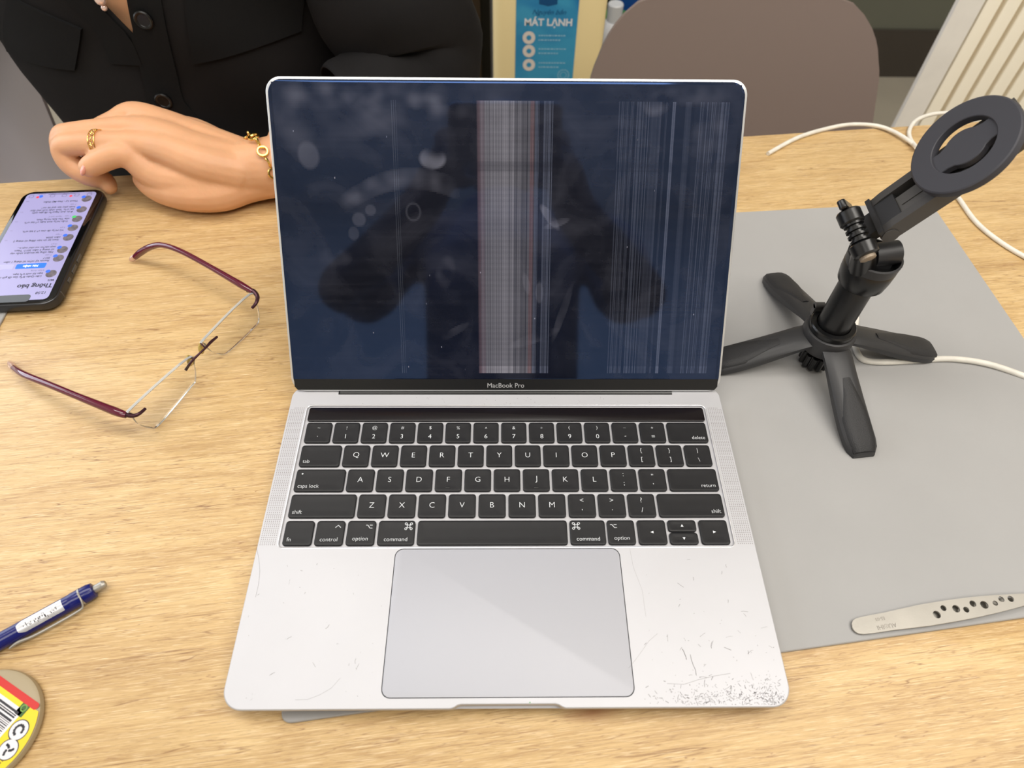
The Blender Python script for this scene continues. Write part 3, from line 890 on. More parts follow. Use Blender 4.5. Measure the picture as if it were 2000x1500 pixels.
# arm: two rails with a recessed slide between
A0 = -ARML + 4
def arm_rail(s):
    mb = MB(AF)
    x0, x1 = (9.2, 14.5) if s > 0 else (-14.5, -9.2)
    mb.loft([[(x0, y, z) for y, z in pr] if False else [(x, y, z) for y, z in pr] for x in (x0, (x0), x1) for pr in [[(A0 + 1, -8.5), (A0 - 3, -11), (A0 - 3.5, -16), (A0 + 1, -19), (-18, -19), (26, -15), (29, -12), (29, -8), (-18, -7.6), (A0 + 8, -7.6)]]])
    return mb
for s_ in (-1, 1): obj('arm_rail', arm_rail(s_), M_plast2, trip, sharp=30)
mb = MB(AF); mb.box(-5.5, 9.2, A0 + 14, 28, -17, -10.5); mb.box(-9.2, -5.5, A0 + 14, 28, -18, -16); mb.box(1.6, 2.4, A0 + 16, 24, -10.6, -9.8)
obj('slide', mb, mat('inner_slide', (88, 86, 84), .35, .2), trip, sharp=30)
mb = MB(AF); mb.box(-9.2, 9.2, A0 + 1, A0 + 14, -18.5, -9); mb.box(-14.8, 14.8, A0 - 1.4, A0 + 1.6, -12, -6.4)
obj('slide_stop', mb, M_plast, trip, sharp=30)
mb = MB(AF); mb.tube([(-15.2, A0 + 2, -14), (15.2, A0 + 2, -14)], 5, 24)
obj('hinge_pin', mb, M_plast2, trip)
mb = MB(AF); mb.box(-8, 8, A0 - 16, A0 + 3, -17, -10)
obj('hinge_tongue', mb, M_plast, trip, sharp=30)

# ------------------------------------------------------------------ cables
def cable(name, pts, r, label, group=None):
    mb = MB().tube(smooth_path(pts, 8), r, 12)
    return obj(name, mb, M_cable, None, origin=tuple(pts[0]), cat='cable', label=label, group='white cables on the table')
r_ = 2.1
def c3(lst): return [tuple(at(u, v, z)) for u, v, z in lst]
TT = TZ + r_; MT = TZ + 3 + r_
cable('charging_cable', c3([(1500, 300, TT), (1560, 268, TT), (1625, 249, TT), (1672, 243, TT), (1725, 249, TT + 1), (1775, 275, TT + 2), (1820, 318, TT), (1870, 384, TT), (1905, 432, TT), (1950, 470, TT), (2010, 506, TT), (2120, 560, TT)]), r_, 'white cable crossing the back of the table behind the phone mount ring')
cable('charging_cable', c3([(1790, 288, TT + 4), (1778, 272, TT), (1776, 255, TT), (1787, 237, TT), (1810, 226, TT), (1840, 221, TT), (1900, 222, TT), (1980, 236, TT), (2060, 262, TT)]), r_, 'white cable loop curling at the far table edge beside the slatted panel')
cable('charging_cable', c3([(1640, 560, MT), (1668, 590, MT), (1672, 620, MT), (1668, 660, MT), (1676, 692, MT), (1694, 705, MT), (1740, 707, MT), (1800, 703, MT), (1860, 701, MT), (1930, 711, MT), (2010, 738, MT - 1), (2080, 765, MT - 2), (2150, 800, TT)]), 2.3, 'white cable running from under the mini tripod across the grey mat')

# ------------------------------------------------------------------ glasses
gl = thing('eyeglasses', (-230, 235, TZ), 'rimless eyeglasses with burgundy temples lying open on the table', 'glasses')
P1a = np.array(at(487, 575, 13)); P1b = np.array(at(397, 665, 13))
P2a = np.array(at(366, 700, 13)); P2b = np.array(at(256, 795, 13))
def lens(px, Pa, Pb):
    d = (Pb - Pa); d[2] = 0; d /= np.linalg.norm(d)
    up = np.array([0, 0, 1.]) ; n = np.cross(d, up)
    tilt = .10
    up = up * math.cos(tilt) + n * math.sin(tilt) * (1 if n[0] < 0 else -1)
    n = np.cross(d, up); n /= np.linalg.norm(n)
    F = frame(Pa, d, up, n)
    Fi = F.inverted()
    loc = []
    for u, v in px:
        p = Fi @ Vector(onplane(u, v, Pa, n)); loc.append((p.x, p.y))
    # smooth closed
    P = loc; out = []; m = len(P)
    for i in range(m):
        a, b, c, e = [Vector(P[(i + k - 1) % m]) for k in range(4)]
        for j in range(5):
            t = j / 5
            out.append(tuple(0.5 * ((2 * b) + (c - a) * t + (2 * a - 5 * b + 4 * c - e) * t * t + (3 * b - a - 3 * c + e) * t ** 3)))
    lo = min((F @ Vector((x, y, 0))).z for x, y in out)
    print('lens lowest', lo - TZ)
    return F, out
for px, Pa, Pb in (([(487, 575), (500, 596), (504, 624), (496, 637), (448, 683), (431, 691), (410, 684), (399, 670), (400, 660)], P1a, P1b),
                   ([(366, 700), (378, 714), (380, 742), (372, 755), (312, 826), (292, 834), (268, 826), (256, 806), (258, 795)], P2a, P2b)):
    F, out = lens(px, Pa, Pb)
    zmin = min((F @ Vector((x, y, 0))).z for x, y in out)
    if zmin < TZ + .3:
        k = (F @ Vector((0, 0, 0))).z
        out = [(x, y if y > 0 else y * (k - TZ - .4) / (k - zmin)) for x, y in out]
    mb = MB(F); mb.prism(out, -1.1, 1.1, .15)
    ln = obj('lens', mb, M_lens, gl, sharp=40)
    c = np.array(out); cen = c.mean(0); n = len(out)
    mb = MB(F)
    ro = [tuple(p + (p - cen) / np.linalg.norm(p - cen) * .25) for p in c]; ri = [tuple(p - (p - cen) / np.linalg.norm(p - cen) * .1) for p in c]
    vs = [(p[0], p[1], z) for z in (-1.2, 1.2) for p in ro] 
    mb.add(vs, [(i, (i + 1) % n, n + (i + 1) % n, n + i) for i in range(n)])
    obj('lens_edge', mb, M_lensrim, ln)
def cp(u, v, z): return tuple(at(u, v, z))
obj('bridge', MB().tube(smooth_path([cp(424, 658, 8), cp(412, 668, 10), cp(400, 681, 11), cp(388, 692, 11), cp(372, 708, 9), cp(361, 722, 6)]), interp([.9, 1.1, .8, .8, 1.1, 1.3]), 10), M_burgm, gl)
for a, b, c in (((392, 670, 12), (402, 681, 9), (396, 683, 2)), ((367, 697, 12), (378, 700, 10), (372, 705, 2))):
    obj('pad_arm', MB().tube(smooth_path([cp(*a), cp((a[0] + b[0]) / 2, (a[1] + b[1]) / 2, 11), cp(*b)]), .6, 8), M_burgm, gl)
for u, v in ((393, 681), (369, 704)):
    m_ = MB(); p = at(u, v, 6); m_.ball(p, 4.6, 8, (.35, .8, 1)); obj('nose_pad', m_, M_padsil, gl)
# end pieces
obj('end_piece', MB().tube(smooth_path([cp(492, 602, 7), cp(500, 592, 9), cp(503, 580, 10), cp(496, 570, 11), cp(484, 566, 11)]), interp([1.1, 1.3, 1.6, 2, 2.2]), 10), M_burgm, gl)
obj('end_piece', MB().tube(smooth_path([cp(284, 798, 8), cp(272, 808, 9), cp(260, 812, 9), cp(244, 809, 9), cp(236, 806, 9)]), interp([1.0, 1.2, 1.5, 2.0, 2.2]), 10), M_burgm, gl)
t1 = [cp(494, 570, 11), cp(470, 556, 12), cp(410, 521, 13), cp(354, 491, 14), cp(318, 479, 12), cp(295, 482, 6), cp(276, 492, -3), cp(264, 502, -9)]
obj('temple', MB().tube(smooth_path(t1), interp([2.0, 2.8, 2.2, 2.2, 2.3, 2.7, 3.0, 2.4]), 12, 1.0), M_burg, gl)
obj('temple_tip', MB().tube(smooth_path([cp(266, 500, -9), cp(258, 506, -11), cp(254, 508, -12)]), interp([2.6, 2.4, 1.2]), 10), M_clear, gl, label='clear plastic end of the temple')
t2 = [cp(247, 811, 9), cp(224, 803, 10), cp(149, 773, 9), cp(93, 750, 7), cp(48, 732, 2), cp(28, 719, -5)]
obj('temple', MB().tube(smooth_path(t2), interp([2.2, 3.0, 2.4, 2.4, 2.6, 2.4]), 12), M_burg, gl)
obj('temple_tip', MB().tube(smooth_path([cp(30, 721, -5), cp(22, 712, -10), cp(18, 707, -12)]), interp([2.5, 2.5, 1.2]), 10), M_clear, gl, label='clear plastic end of the temple')

# ------------------------------------------------------------------ phone
PR = math.radians(184.0)
ph = thing('smartphone', (-399.5, 367.5, TZ + 2), 'black smartphone lying on the table showing a lit notification list upside down', 'phone', rz=PR)
PWd, PHt = 73.5, 146
obj('case', MB().rbox(PWd, PHt, 11.5, 0, 8.6, 2.0, n=8), mat('phone_case', (42, 43, 47), .3, .4, coat=.3), ph)
obj('front_glass', MB().rbox(PWd - 3, PHt - 3, 10, 8.4, 9.0, .2, n=8), M_glassblack, ph)
SW, SH_ = PWd - 12, PHt - 9.5
def phone_screen_mat():
    return mat('lit_phone_screen', (126, 122, 158), .2, emit=1.05)
scr = obj('screen', MB().add([(x, y, 9.06) for x, y in rrect(SW, SH_, 4, 6, .8, 0)], [tuple(range(28))]), phone_screen_mat(), ph, flat=True, label='lit lavender screen with dark notification text')
obj('notch', MB().add([(x, y, 9.1) for x, y in rrect(34, 8, 3, 5, 1, SH_ / 2 - 2.2)], [tuple(range(24))]), M_glassblack, scr, flat=True)
TB = MB(); TG = MB()
def pt(s, x, y, size, mb, bold=.012, maxw=None): add_text(mb, s, x, y, 9.1, size=size, align='L', bold=bold, maxw=maxw)
xl = -SW / 2 + .8
pt('12:58', xl + 4, 59.5, 3.8, TB)
pt('Thông báo', xl + 1, 50.5, 6.4, TB, .03)
pt('Mới', xl + 2, 45.5, 3.2, TB)
lines = [(40.5, ['Liên Quân Bếp Gas đã gửi cho', 'bạn lời mời kết bạn.']), (22, ['Remix kỷ niệm từ tháng 1 năm', '2017']),
         (11.5, ['Hãy sống lại khoảnh khắc này', 'từ tháng 2 năm 2017: "Nam', 'mọi nhiệm vui như mọi n...']), (-4, ['Xem lại tin bạn đăng từ tháng 2', 'năm 2024.']),
         (-16.5, ['Vũ Hiệp đã chia sẻ 2 bài viết.']), (-28.5, ['Trần Hiệp bình luận về bài viết', 'của Thu Sửa Hưng Phát.']),
         (-41.5, ['Đức Anh Nguyễn đã tạo một', 'bài viết: "Sinh nhật tuổi thứ đọc', 'hoàn phụ tục quý bà vui".']), (-56.5, ['Thanh Lý - Pass Mỹ Phẩm'])]
AV = [MB(), MB(), MB()]
for i, (y, ls) in enumerate(lines):
    for k, s_ in enumerate(ls): pt(s_, xl + 13.5, y - k * 3.3, 2.85, TB, .016, maxw=SW - 16)
    if i < 7: pt({0: 'là bạn chung', 1: '2 ngày', 2: '10 giờ', 3: '1 ngày', 4: '8 giờ', 5: '1 ngày · "Người quả 6"', 6: '2 ngày'}[i], xl + 13.5, y - len(ls) * 3.3, 2.1, TG, .0)
    AV[0].add([(x, yy, 9.1) for x, yy in circle(4.3, 18, xl + 6.5, y - 1.5)], [tuple(range(18))])
    AV[1 if i != 5 else 2].add([(x, yy, 9.13) for x, yy in circle(1.9, 12, xl + 10.0, y - 4.6)], [tuple(range(12))])
    if i > 2: add_text(TB, '...', SW / 2 - 4, y - 1, 9.1, size=4, align='L')
obj('dark_text', TB, mat('screen_text', (28, 26, 50), .5), scr, flat=True)
obj('grey_text', TG, mat('screen_text_grey', (105, 100, 140), .5), scr, flat=True)
obj('avatars', AV[0], mat('avatar_grey', (96, 88, 96), .5, emit=.2, var=.5, vscale=300), scr, flat=True, kind='stuff')
obj('blue_badges', AV[1], mat('badge_blue', (40, 90, 215), .5, emit=.5), scr, flat=True, kind='stuff')
obj('green_badge', AV[2], mat('badge_green', (60, 170, 90), .5, emit=.4), scr, flat=True)
btn = MB().add([(x, y, 9.1) for x, y in rrect(24, 6, 1.2, 3, xl + 26, 28.6)], [tuple(range(16))])
obj('blue_button', btn, mat('button_blue', (20, 95, 225), .4, emit=.7), scr, flat=True)
bt2 = MB(); add_text(bt2, 'Xác nhận', xl + 26, 28.6, 9.14, size=3.2, align='C', bold=.02)
obj('button_text', bt2, mat('screen_white', (235, 240, 255), .5, emit=.6), scr, flat=True)
bt3 = MB().add([(x, y, 9.1) for x, y in rrect(20, 6, 1.2, 3, xl + 50, 28.6)], [tuple(range(16))])
obj('grey_button', bt3, mat('button_grey', (160, 158, 205), .4, emit=.4), scr, flat=True)
ic = MB(); rd = MB(); bl = MB()
for k, x in enumerate((-24, -13, -2, 8.5, 19, 27)):
    o_ = rrect(4.2, 3.4, .8, 3, x, -64.2); i_ = rrect(3.4, 2.6, .5, 3, x, -64.2); n = len(o_)
    if k != 4: ic.add([(p[0], p[1], 9.1) for p in o_ + i_], [(i, (i + 1) % n, n + (i + 1) % n, n + i) for i in range(n)])
    add_text(ic, 'Menu' if k == 5 else ('Thông báo' if k == 4 else 'Video'), x, -67.2, 9.1, size=1.7, align='C')
rd.add([(x, y, 9.12) for x, y in circle(1.3, 12, -8, -63)], [tuple(range(12))]); rd.add([(x, y, 9.12) for x, y in circle(1.4, 12, 21, -63)], [tuple(range(12))])
bl.add([(x, y, 9.1) for x, y in circle(2.0, 12, 18.6, -64)], [tuple(range(12))])
obj('tab_icons', ic, bpy.data.materials['screen_text_grey'], scr, flat=True)
obj('red_badges', rd, mat('badge_red', (225, 45, 60), .5, emit=.4), scr, flat=True, kind='stuff')
obj('blue_bell', bl, bpy.data.materials['badge_blue'], scr, flat=True)
obj('home_bar', MB().add([(x, y, 9.12) for x, y in rrect(24, 1.0, .5, 2, .8, -SH_ / 2 + 1.6)], [tuple(range(12))]), bpy.data.materials['screen_text_grey'], scr, flat=True)
for y, L in ((43, 5), (30, 9), (17, 9)):
    obj('side_button', MB().rbox(1.2, L, .5, 3.4, 6.2, .3, -PWd / 2 - .2, y), M_plast2, ph)
obj('antenna_band', MB().rbox(PWd + .15, .9, .3, .9, 7.6, .3, 0, PHt / 2 - 14), mat('grey_band', (78, 80, 84), .4), ph)

# ------------------------------------------------------------------ pen
pa = Vector(at(-60, 1286, TZ + 5)); pb = Vector(at(205, 1140, TZ + 5))
pa.z = pb.z = TZ + 5.0
d = (pb - pa).normalized(); 
tail = pb; PL = 140
front = pb - d * PL
sd = Vector((0, 0, 1)).cross(d).normalized()
PF = frame(front, sd, Vector((0, 0, 1)), d)   # local z along the pen to the clicker
pen = thing('ballpoint_pen', tuple(Vector((front.x, front.y, TZ))), 'navy blue click pen with a silver label, lower left beside the yellow tin', 'pen')
obj('barrel', MB(PF).lathe([(1.2, 0), (2.4, 5), (4.2, 16), (4.9, 30), (4.9, 108), (4.9, 120), (4.9, 121), (5.1, 122), (5.1, 131), (4.5, 133.5), (3.4, 134)], 32), M_blue, pen)
obj('clicker', MB(PF).lathe([(2.4, 133), (2.4, 138), (2.6, 138.4), (2.6, 139), (1.9, 140.4), (1.0, 140.7)], 20), M_steel, pen)
lb = MB(PF); L0, L1 = 93, 117.5; nn_ = 12
vs = []
a0, a1 = math.radians(60), math.radians(150)
for k, zz in enumerate((L0, L0 + 1.5, L0 + 3, L1 - .4, L1)):
    sh = (.55, .8, 1, 1, .9)[k]
    for i in range(nn_ + 1):
        a = (a0 + a1) / 2 + (a1 - a0) * (i / nn_ - .5) * sh
        vs.append((4.97 * math.cos(a), 4.97 * math.sin(a), zz))
lb.add(vs, [(k * (nn_ + 1) + i, k * (nn_ + 1) + i + 1, (k + 1) * (nn_ + 1) + i + 1, (k + 1) * (nn_ + 1) + i) for k in range(4) for i in range(nn_)])
lbo = obj('label', lb, M_label, pen, label='worn silver label with faded dark print')
ik = MB(PF)
for k in range(44):
    zz = random.uniform(L0 + 3, L1 - 3); a = math.radians(random.uniform(88, 122)); da = random.uniform(.02, .3); w = random.uniform(.12, .45)
    ik.add([(5.02 * math.cos(a), 5.02 * math.sin(a), zz), (5.02 * math.cos(a + da), 5.02 * math.sin(a + da), zz), (5.02 * math.cos(a + da), 5.02 * math.sin(a + da), zz + w), (5.02 * math.cos(a), 5.02 * math.sin(a), zz + w)], [(0, 1, 2, 3)])
obj('worn_print', ik, M_ink, lbo, flat=True, kind='stuff')
ca_ = math.radians(-2)
# which side faces the viewer: choose the one with smaller y
sgn = 1 if sd.y < 0 else -1
clip = smooth_path([(0, 5.2, 127), (sgn * 4, 4.2, 127), (sgn * 7.4, 1.5, 126), (sgn * 8.2, .6, 123), (sgn * 8.2, .2, 110), (sgn * 7.6, -.2, 98), (sgn * 6.0, -.6, 90), (sgn * 6.6, -1, 85)])
obj('clip', MB(PF).tube(clip, interp([.5, .5, .6, .8, .8, .9, 1.0, .5]), 8), M_steel, pen)
obj('clip_band', MB(PF).ringlathe([(4.95, 126.4), (5.3, 126.4), (5.3, 127.4), (4.95, 127.4)], 28), M_steel, pen)
obj('tip', MB(PF).lathe([(.5, -3), (1.2, 0)], 12), M_steel, pen)

# ------------------------------------------------------------------ tin
TINZ = -10.0
tcn = Vector(at(-40, 1421, TINZ)); tr = 29.8
tin = thing('yellow_tin', (tcn.x, tcn.y, TZ), 'round tan tin with a yellow and red label in the bottom left corner', 'tin')
F = Matrix.Translation((tcn.x, tcn.y, 0))
M_tan = mat('tan_plastic', (168, 152, 122), .4)
obj('body', MB(F).lathe([(tr - 2, TZ), (tr, TZ + 1.5), (tr, TINZ - 2.5), (tr - .7, TINZ - .7), (tr - 2.5, TINZ)], 72), M_tan, tin)
# label: disc segment. chord direction from photo
c0 = np.array(at(-6, 1314, TINZ)[:2]); c1 = np.array(at(70, 1368, TINZ)[:2])
cd = (c1 - c0) / np.linalg.norm(c1 - c0); cn = np.array([cd[1], -cd[0]])
if np.dot(np.array([tcn.x, tcn.y]) - c0, cn) < 0: cn = -cn
TF = frame((tcn.x, tcn.y, TINZ + .05), (cd[0], cd[1], 0), (-cn[0], -cn[1], 0), (0, 0, 1))
off = np.dot(np.array([tcn.x, tcn.y]) - c0, cn)      # distance of chord from centre
print('tin chord offset', off, 'radius', tr)
rl = tr - 1.0
def seg_disc(r, ymax, ymin=-999, n=64):
    pts = []
    for i in range(n):
        a = 2 * math.pi * i / n; x, y = r * math.cos(a), r * math.sin(a)
        y2 = min(max(y, ymin), ymax)
        if y2 != y: x = math.copysign(math.sqrt(max(r * r - y2 * y2, 0)), x)
        pts.append((x, y2))
    return pts
yl = obj('yellow_label', MB(TF).add([(x, y, .05) for x, y in seg_disc(rl, off - 3.2)], [tuple(range(64))]), mat('label_yellow', (236, 205, 12), .35), tin, flat=True)
h = off - 1.2; hw = math.sqrt(max(rl ** 2 - h ** 2, 1))
obj('red_stripe', MB(TF).add([(x, y, .12) for x, y in rrect(2 * hw + .5, 3.6, 1.6, 4, 0, h - .8)], [tuple(range(20))]), mat('label_red', (198, 24, 12), .35), yl, flat=True)
def tl(u, v):
    p = TF.inverted() @ Vector(at(u, v, TINZ)); return p.x, p.y
bx, by = tl(13, 1398)
bc_ = MB(TF); a = (-.0)
bc_.add([(bx + x, by + y, .1) for x, y in [(-13, -16), (6, -16), (6, 6), (-13, 6)]], [(0, 1, 2, 3)])
obj('barcode_panel', bc_, mat('label_white', (225, 222, 225), .4), yl, flat=True)
bb_ = MB(TF); yy = by - 15
while yy < by + 5:
    w = random.choice([.3, .5, .8, 1.1]); bb_.add([(bx - 12, yy, .14), (bx + 4.5, yy, .14), (bx + 4.5, yy + w, .14), (bx - 12, yy + w, .14)], [(0, 1, 2, 3)]); yy += w + random.choice([.4, .6, .9])
obj('barcode', bb_, M_ink, yl, flat=True, kind='stuff')
gx, gy = tl(47, 1383)
gs = MB(TF); gs.add([(gx + x, gy + y, .1) for x, y in [(-2.6, -4), (2.6, -4), (2.6, 4), (-2.6, 4)]], [(0, 1, 2, 3)])
obj('green_square', gs, mat('label_green', (48, 92, 30), .4), yl, flat=True)
gc = MB(TF)
o_ = circle(1.9, 16, gx, gy); i_ = circle(1.2, 16, gx, gy); gc.add([(p[0], p[1], .13) for p in o_ + i_], [(i, (i + 1) % 16, 16 + (i + 1) % 16, 16 + i) for i in range(16)])
obj('green_ring', gc, mat('label_green2', (110, 150, 60), .4), yl, flat=True)
wc = MB(TF); gk = MB(TF)
for u, v in ((37, 1426), (16, 1464)):
    x, y = tl(u, v)
    gk.add([(p[0], p[1], .09) for p in circle(5.2, 24, x, y)], [tuple(range(24))])
    wc.add([(p[0], p[1], .12) for p in circle(4.7, 24, x, y)], [tuple(range(24))])
obj('symbol_ring', gk, M_ink, yl, flat=True); obj('white_symbol', wc, bpy.data.materials['label_white'], yl, flat=True)
sg = MB(TF)
x, y = tl(37, 1426)
for a in np.linspace(0, 4.6, 10):
    sg.add([(x + 2.2 * math.cos(a) + q[0], y + 2.4 * math.sin(a) + q[1], .15) for q in circle(.8, 6)], [tuple(range(6))])
x, y = tl(16, 1464)
for a in (0, 2.1, 4.2):
    for s2 in (0, .5, 1): sg.add([(x + (1 + s2 * 1.6) * math.cos(a + s2 * .5) + q[0], y + (1 + s2 * 1.6) * math.sin(a + s2 * .5) + q[1], .15) for q in circle(.75, 6)], [tuple(range(6))])
obj('symbol_arrows', sg, M_ink, yl, flat=True, kind='stuff')
st = MB(TF)
for rr2, a0_, a1_ in ((rl - 4.5, -62, 4), (rl - 7.5, -50, -10)):
    a = a0_
    while a < a1_:
        q = math.radians(a); w = random.uniform(.8, 2.2) / rr2
        st.add([(rr2 * math.cos(q), rr2 * math.sin(q), .1), ((rr2 + .8) * math.cos(q), (rr2 + .8) * math.sin(q), .1), ((rr2 + .8) * math.cos(q + w), (rr2 + .8) * math.sin(q + w), .1), (rr2 * math.cos(q + w), rr2 * math.sin(q + w), .1)], [(0, 1, 2, 3)])
        a += math.degrees(w) + 1.2
obj('small_print', st, mat('label_brown', (120, 100, 10), .5), yl, flat=True, kind='stuff')

# ------------------------------------------------------------------ tweezers
ZT = TZ + 3
w0 = Vector(at(1667, 1226, ZT + 3)); w1 = Vector(at(2000, 1172, ZT + 5)); w0.z = w1.z = ZT
td = (w1 - w0).normalized(); tn = Vector((-td.y, td.x, 0))
WF = frame(w0, td, tn, (0, 0, 1))
twz = thing('tweezers', tuple(w0), 'steel tweezers with round holes along the arm, lying on the grey mat', 'tweezers')
def zf(x, y): return 1.1 + .032 * x
TLn = 135
us = [0, .6, 2, 4.5, 10, 22, 33, 45, 60, 75, 90, 105, 118, 130, TLn]
hw_ = [.6, 2.6, 4.2, 5.1, 5.5, 5.7, 6.3, 6.9, 6.9, 6.5, 5.5, 4, 2.5, 1.2, .6]
outer = [(u, -w * .8) for u, w in zip(us, hw_)] + [(u, w) for u, w in reversed(list(zip(us, hw_)))]
outer2 = []
for i in range(len(outer)):
    a, b = outer[i], outer[(i + 1) % len(outer)]; L = math.dist(a, b); k = max(1, int(L / 5))
    outer2 += [(a[0] + (b[0] - a[0]) * j / k, a[1] + (b[1] - a[1]) * j / k) for j in range(k)]
WFi = WF.inverted(); holes = []
for u, v, r in [(1832, 1199, 2.2), (1844.5, 1186.5, 1.7), (1869, 1188, 2.2), (1888.5, 1190, 1.7), (1901, 1178.5, 1.9), (1923, 1181, 2.3), (1944, 1178, 1.5), (1955.5, 1170.5, 1.7), (1973.5, 1170, 1.8)]:
    p = WFi @ Vector(at(u, v, ZT + 5)); holes.append(circle(r, 18, p.x, p.y))
obj('upper_arm', MB(WF).plate(outer2, holes, 0, 1.0, zf), M_steel, twz, sharp=40)
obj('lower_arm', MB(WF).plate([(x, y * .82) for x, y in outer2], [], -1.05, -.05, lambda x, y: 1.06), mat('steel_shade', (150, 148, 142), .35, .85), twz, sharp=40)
eg = MB(WF @ Matrix.Translation((24, -2.0, 2.14 + .032 * 24)) @ Matrix.Rotation(-.032, 4, 'Y') @ Matrix.Rotation(math.pi, 4, 'Z')); add_text(eg, 'AU⊙IHI', 4, 0, 0, size=3.6, align='C'); add_text(eg, 'ES-03', 6, -4.6, 0, size=2.6, align='C')
obj('engraving', eg, M_hole, twz, flat=True)

# ------------------------------------------------------------------ seated person
per = thing('person', (-320, 640, FZ), 'seated person in a black button blouse resting a curled hand on the table', 'person')
# skin: hand and forearm
sk = MB()
def limb(pts, flat=1.0, n=16, up=None, k=5):
    P = [p[:3] for p in pts]; R_ = [p[3] for p in pts]
    path = smooth_path(P, k); rad = interp(R_, k)
    # round the ends
    e = path[-1] + (path[-1] - path[-2]).normalized() * rad[-1] * .55; e2 = path[-1] + (path[-1] - path[-2]).normalized() * rad[-1] * .85
    path += [e, e2]; rad += [rad[-1] * .8, rad[-1] * .42]
    sk.tube(path, rad, n, flat, up)
def hp(u, v, z, r): return tuple(at(u, v, z)) + (r,)
limb([(-75, 548, 32, 40), (-120, 515, 26, 38), (-180, 482, 20, 33), hp(560, 318, 16, 27), hp(500, 328, 14, 24.5), hp(455, 330, 14, 25), hp(420, 330, 16, 22)], 1.0, 24)
# metacarpals and fingers
IDX = [hp(470, 312, 18, 20), hp(390, 280, 28, 19), hp(320, 248, 36, 16), hp(262, 226, 40, 12.5), hp(225, 238, 38, 10), hp(185, 258, 30, 9), hp(170, 285, 18, 8.5), hp(185, 310, 6, 8)]
MID = [hp(470, 322, 18, 20), hp(390, 300, 30, 18), hp(320, 268, 38, 15), hp(268, 252, 41, 11.5), hp(200, 253, 40, 9.6), hp(142, 260, 38, 9.4), hp(122, 266, 34, 9.6), hp(122, 292, 24, 9), hp(150, 325, 10, 8.6), hp(185, 350, 2, 7.6)]
RNG = [hp(470, 335, 16, 20), hp(400, 320, 28, 17), hp(335, 295, 35, 15), hp(285, 283, 37, 12), hp(215, 280, 38, 10.4), hp(150, 281, 35, 10.4), hp(124, 288, 30, 10.4), hp(136, 318, 18, 10), hp(168, 342, 8, 9), hp(203, 352, 0, 8.6), hp(214, 366, -5, 7)]
PNK = [hp(470, 350, 8, 20), hp(410, 355, 10, 19), hp(345, 350, 12, 17), hp(300, 338, 16, 14.5), hp(262, 312, 28, 11.5), hp(240, 301, 34, 11), hp(215, 307, 32, 10.4), hp(190, 318, 28, 10), hp(174, 327, 25, 9)]
HEEL = [hp(585, 345, 10, 16), hp(530, 348, 7, 18), hp(480, 358, 4, 18), hp(430, 376, 3, 17), hp(370, 376, 3, 17), hp(318, 366, 3, 15), hp(286, 350, 6, 12)]
THB = [hp(450, 300, 12, 16), hp(380, 262, 14, 15), hp(330, 255, 10, 13), hp(280, 268, 4, 11), hp(240, 290, 0, 10), hp(208, 312, -2, 9)]
for f_ in (IDX, MID, RNG, PNK, HEEL, THB): limb(f_, 1.0, 16)
hand = remesh('body', sk, 1.6, 3, M_skin)
# add the covered rest of the body (coarse) into the same mesh
sk = MB()
limb([(-320, 690, -300, 110), (-320, 655, -180, 98), (-320, 632, -60, 92), (-320, 645, 30, 104), (-325, 660, 110, 110), (-325, 672, 200, 112), (-325, 690, 270, 104), (-325, 690, 310, 80), (-325, 675, 350, 52), (-325, 660, 410, 50)], 1.0, 24)
limb([(-325, 660, 270, 60), (-200, 655, 270, 55), (-150, 640, 230, 50), (-112, 590, 120, 44), (-92, 565, 55, 40), (-75, 548, 32, 38)], 1.0, 20)
limb([(-325, 670, 250, 60), (-450, 665, 245, 52), (-540, 655, 200, 46), (-640, 650, 90, 40), (-690, 640, 10, 38), (-660, 590, -110, 34), (-600, 560, -200, 26)], 1.0, 20)
for sx in (-1, 1):
    limb([(-320 + sx * 75, 700, -300, 95), (-320 + sx * 90, 560, -290, 82), (-320 + sx * 95, 400, -280, 66), (-320 + sx * 95, 310, -290, 58), (-320 + sx * 95, 300, -420, 50), (-320 + sx * 95, 320, -600, 40), (-320 + sx * 95, 330, -720, 36)], 1.0, 20)
    limb([(-320 + sx * 95, 345, -735, 30), (-320 + sx * 95, 230, -745, 20)], 1.0, 16)
# head with face
hc = (-325, 630, 500)
sk.ball(hc, 80, 16, (.92, 1.12, 1.38)); sk.ball((hc[0], hc[1] - 20, hc[2] - 55), 55, 12, (.95, 1.1, 1))
sk.ball((hc[0], hc[1] - 94, hc[2] - 14), 13, 8, (.9, 1.1, 1.6)); sk.ball((hc[0], hc[1] - 84, hc[2] - 48), 16, 8, (1.4, .6, .5))
for sx in (-1, 1): sk.ball((hc[0] + sx * 76, hc[1] + 8, hc[2] - 10), 17, 8, (.4, .8, 1.5))
rest = remesh('rest', sk, 7, 3, M_skin)
bmm = bmesh.new(); bmm.from_mesh(rest); bmm.from_mesh(hand)
me = bpy.data.meshes.new('body'); bmm.to_mesh(me); bmm.free(); me.shade_smooth(); me.materials.clear(); me.materials.append(M_skin)
bo = bpy.data.objects.new('body', me); COL.objects.link(bo); bo.parent = per
me.transform(Matrix.Translation(vec((320, -640, -FZ)))); ORG[bo.name] = ORG[per.name]
mb = MB()
for sx in (-1, 1): mb.ball((hc[0] + sx * 30, hc[1] - 80, hc[2] + 4), 12, 8, (1.2, .6, .7))
obj('eyes', mb, mat('eye_white', (235, 230, 225), .2), per)
mb = MB(); mb.ball((hc[0], hc[1] + 22, hc[2] + 14), 92, 16, (.98, 1.05, 1.3)); mb.ball((hc[0], hc[1] + 75, hc[2] - 90), 80, 12, (1.0, .5, 1.6))
obj('hair', mb, M_hair, per)
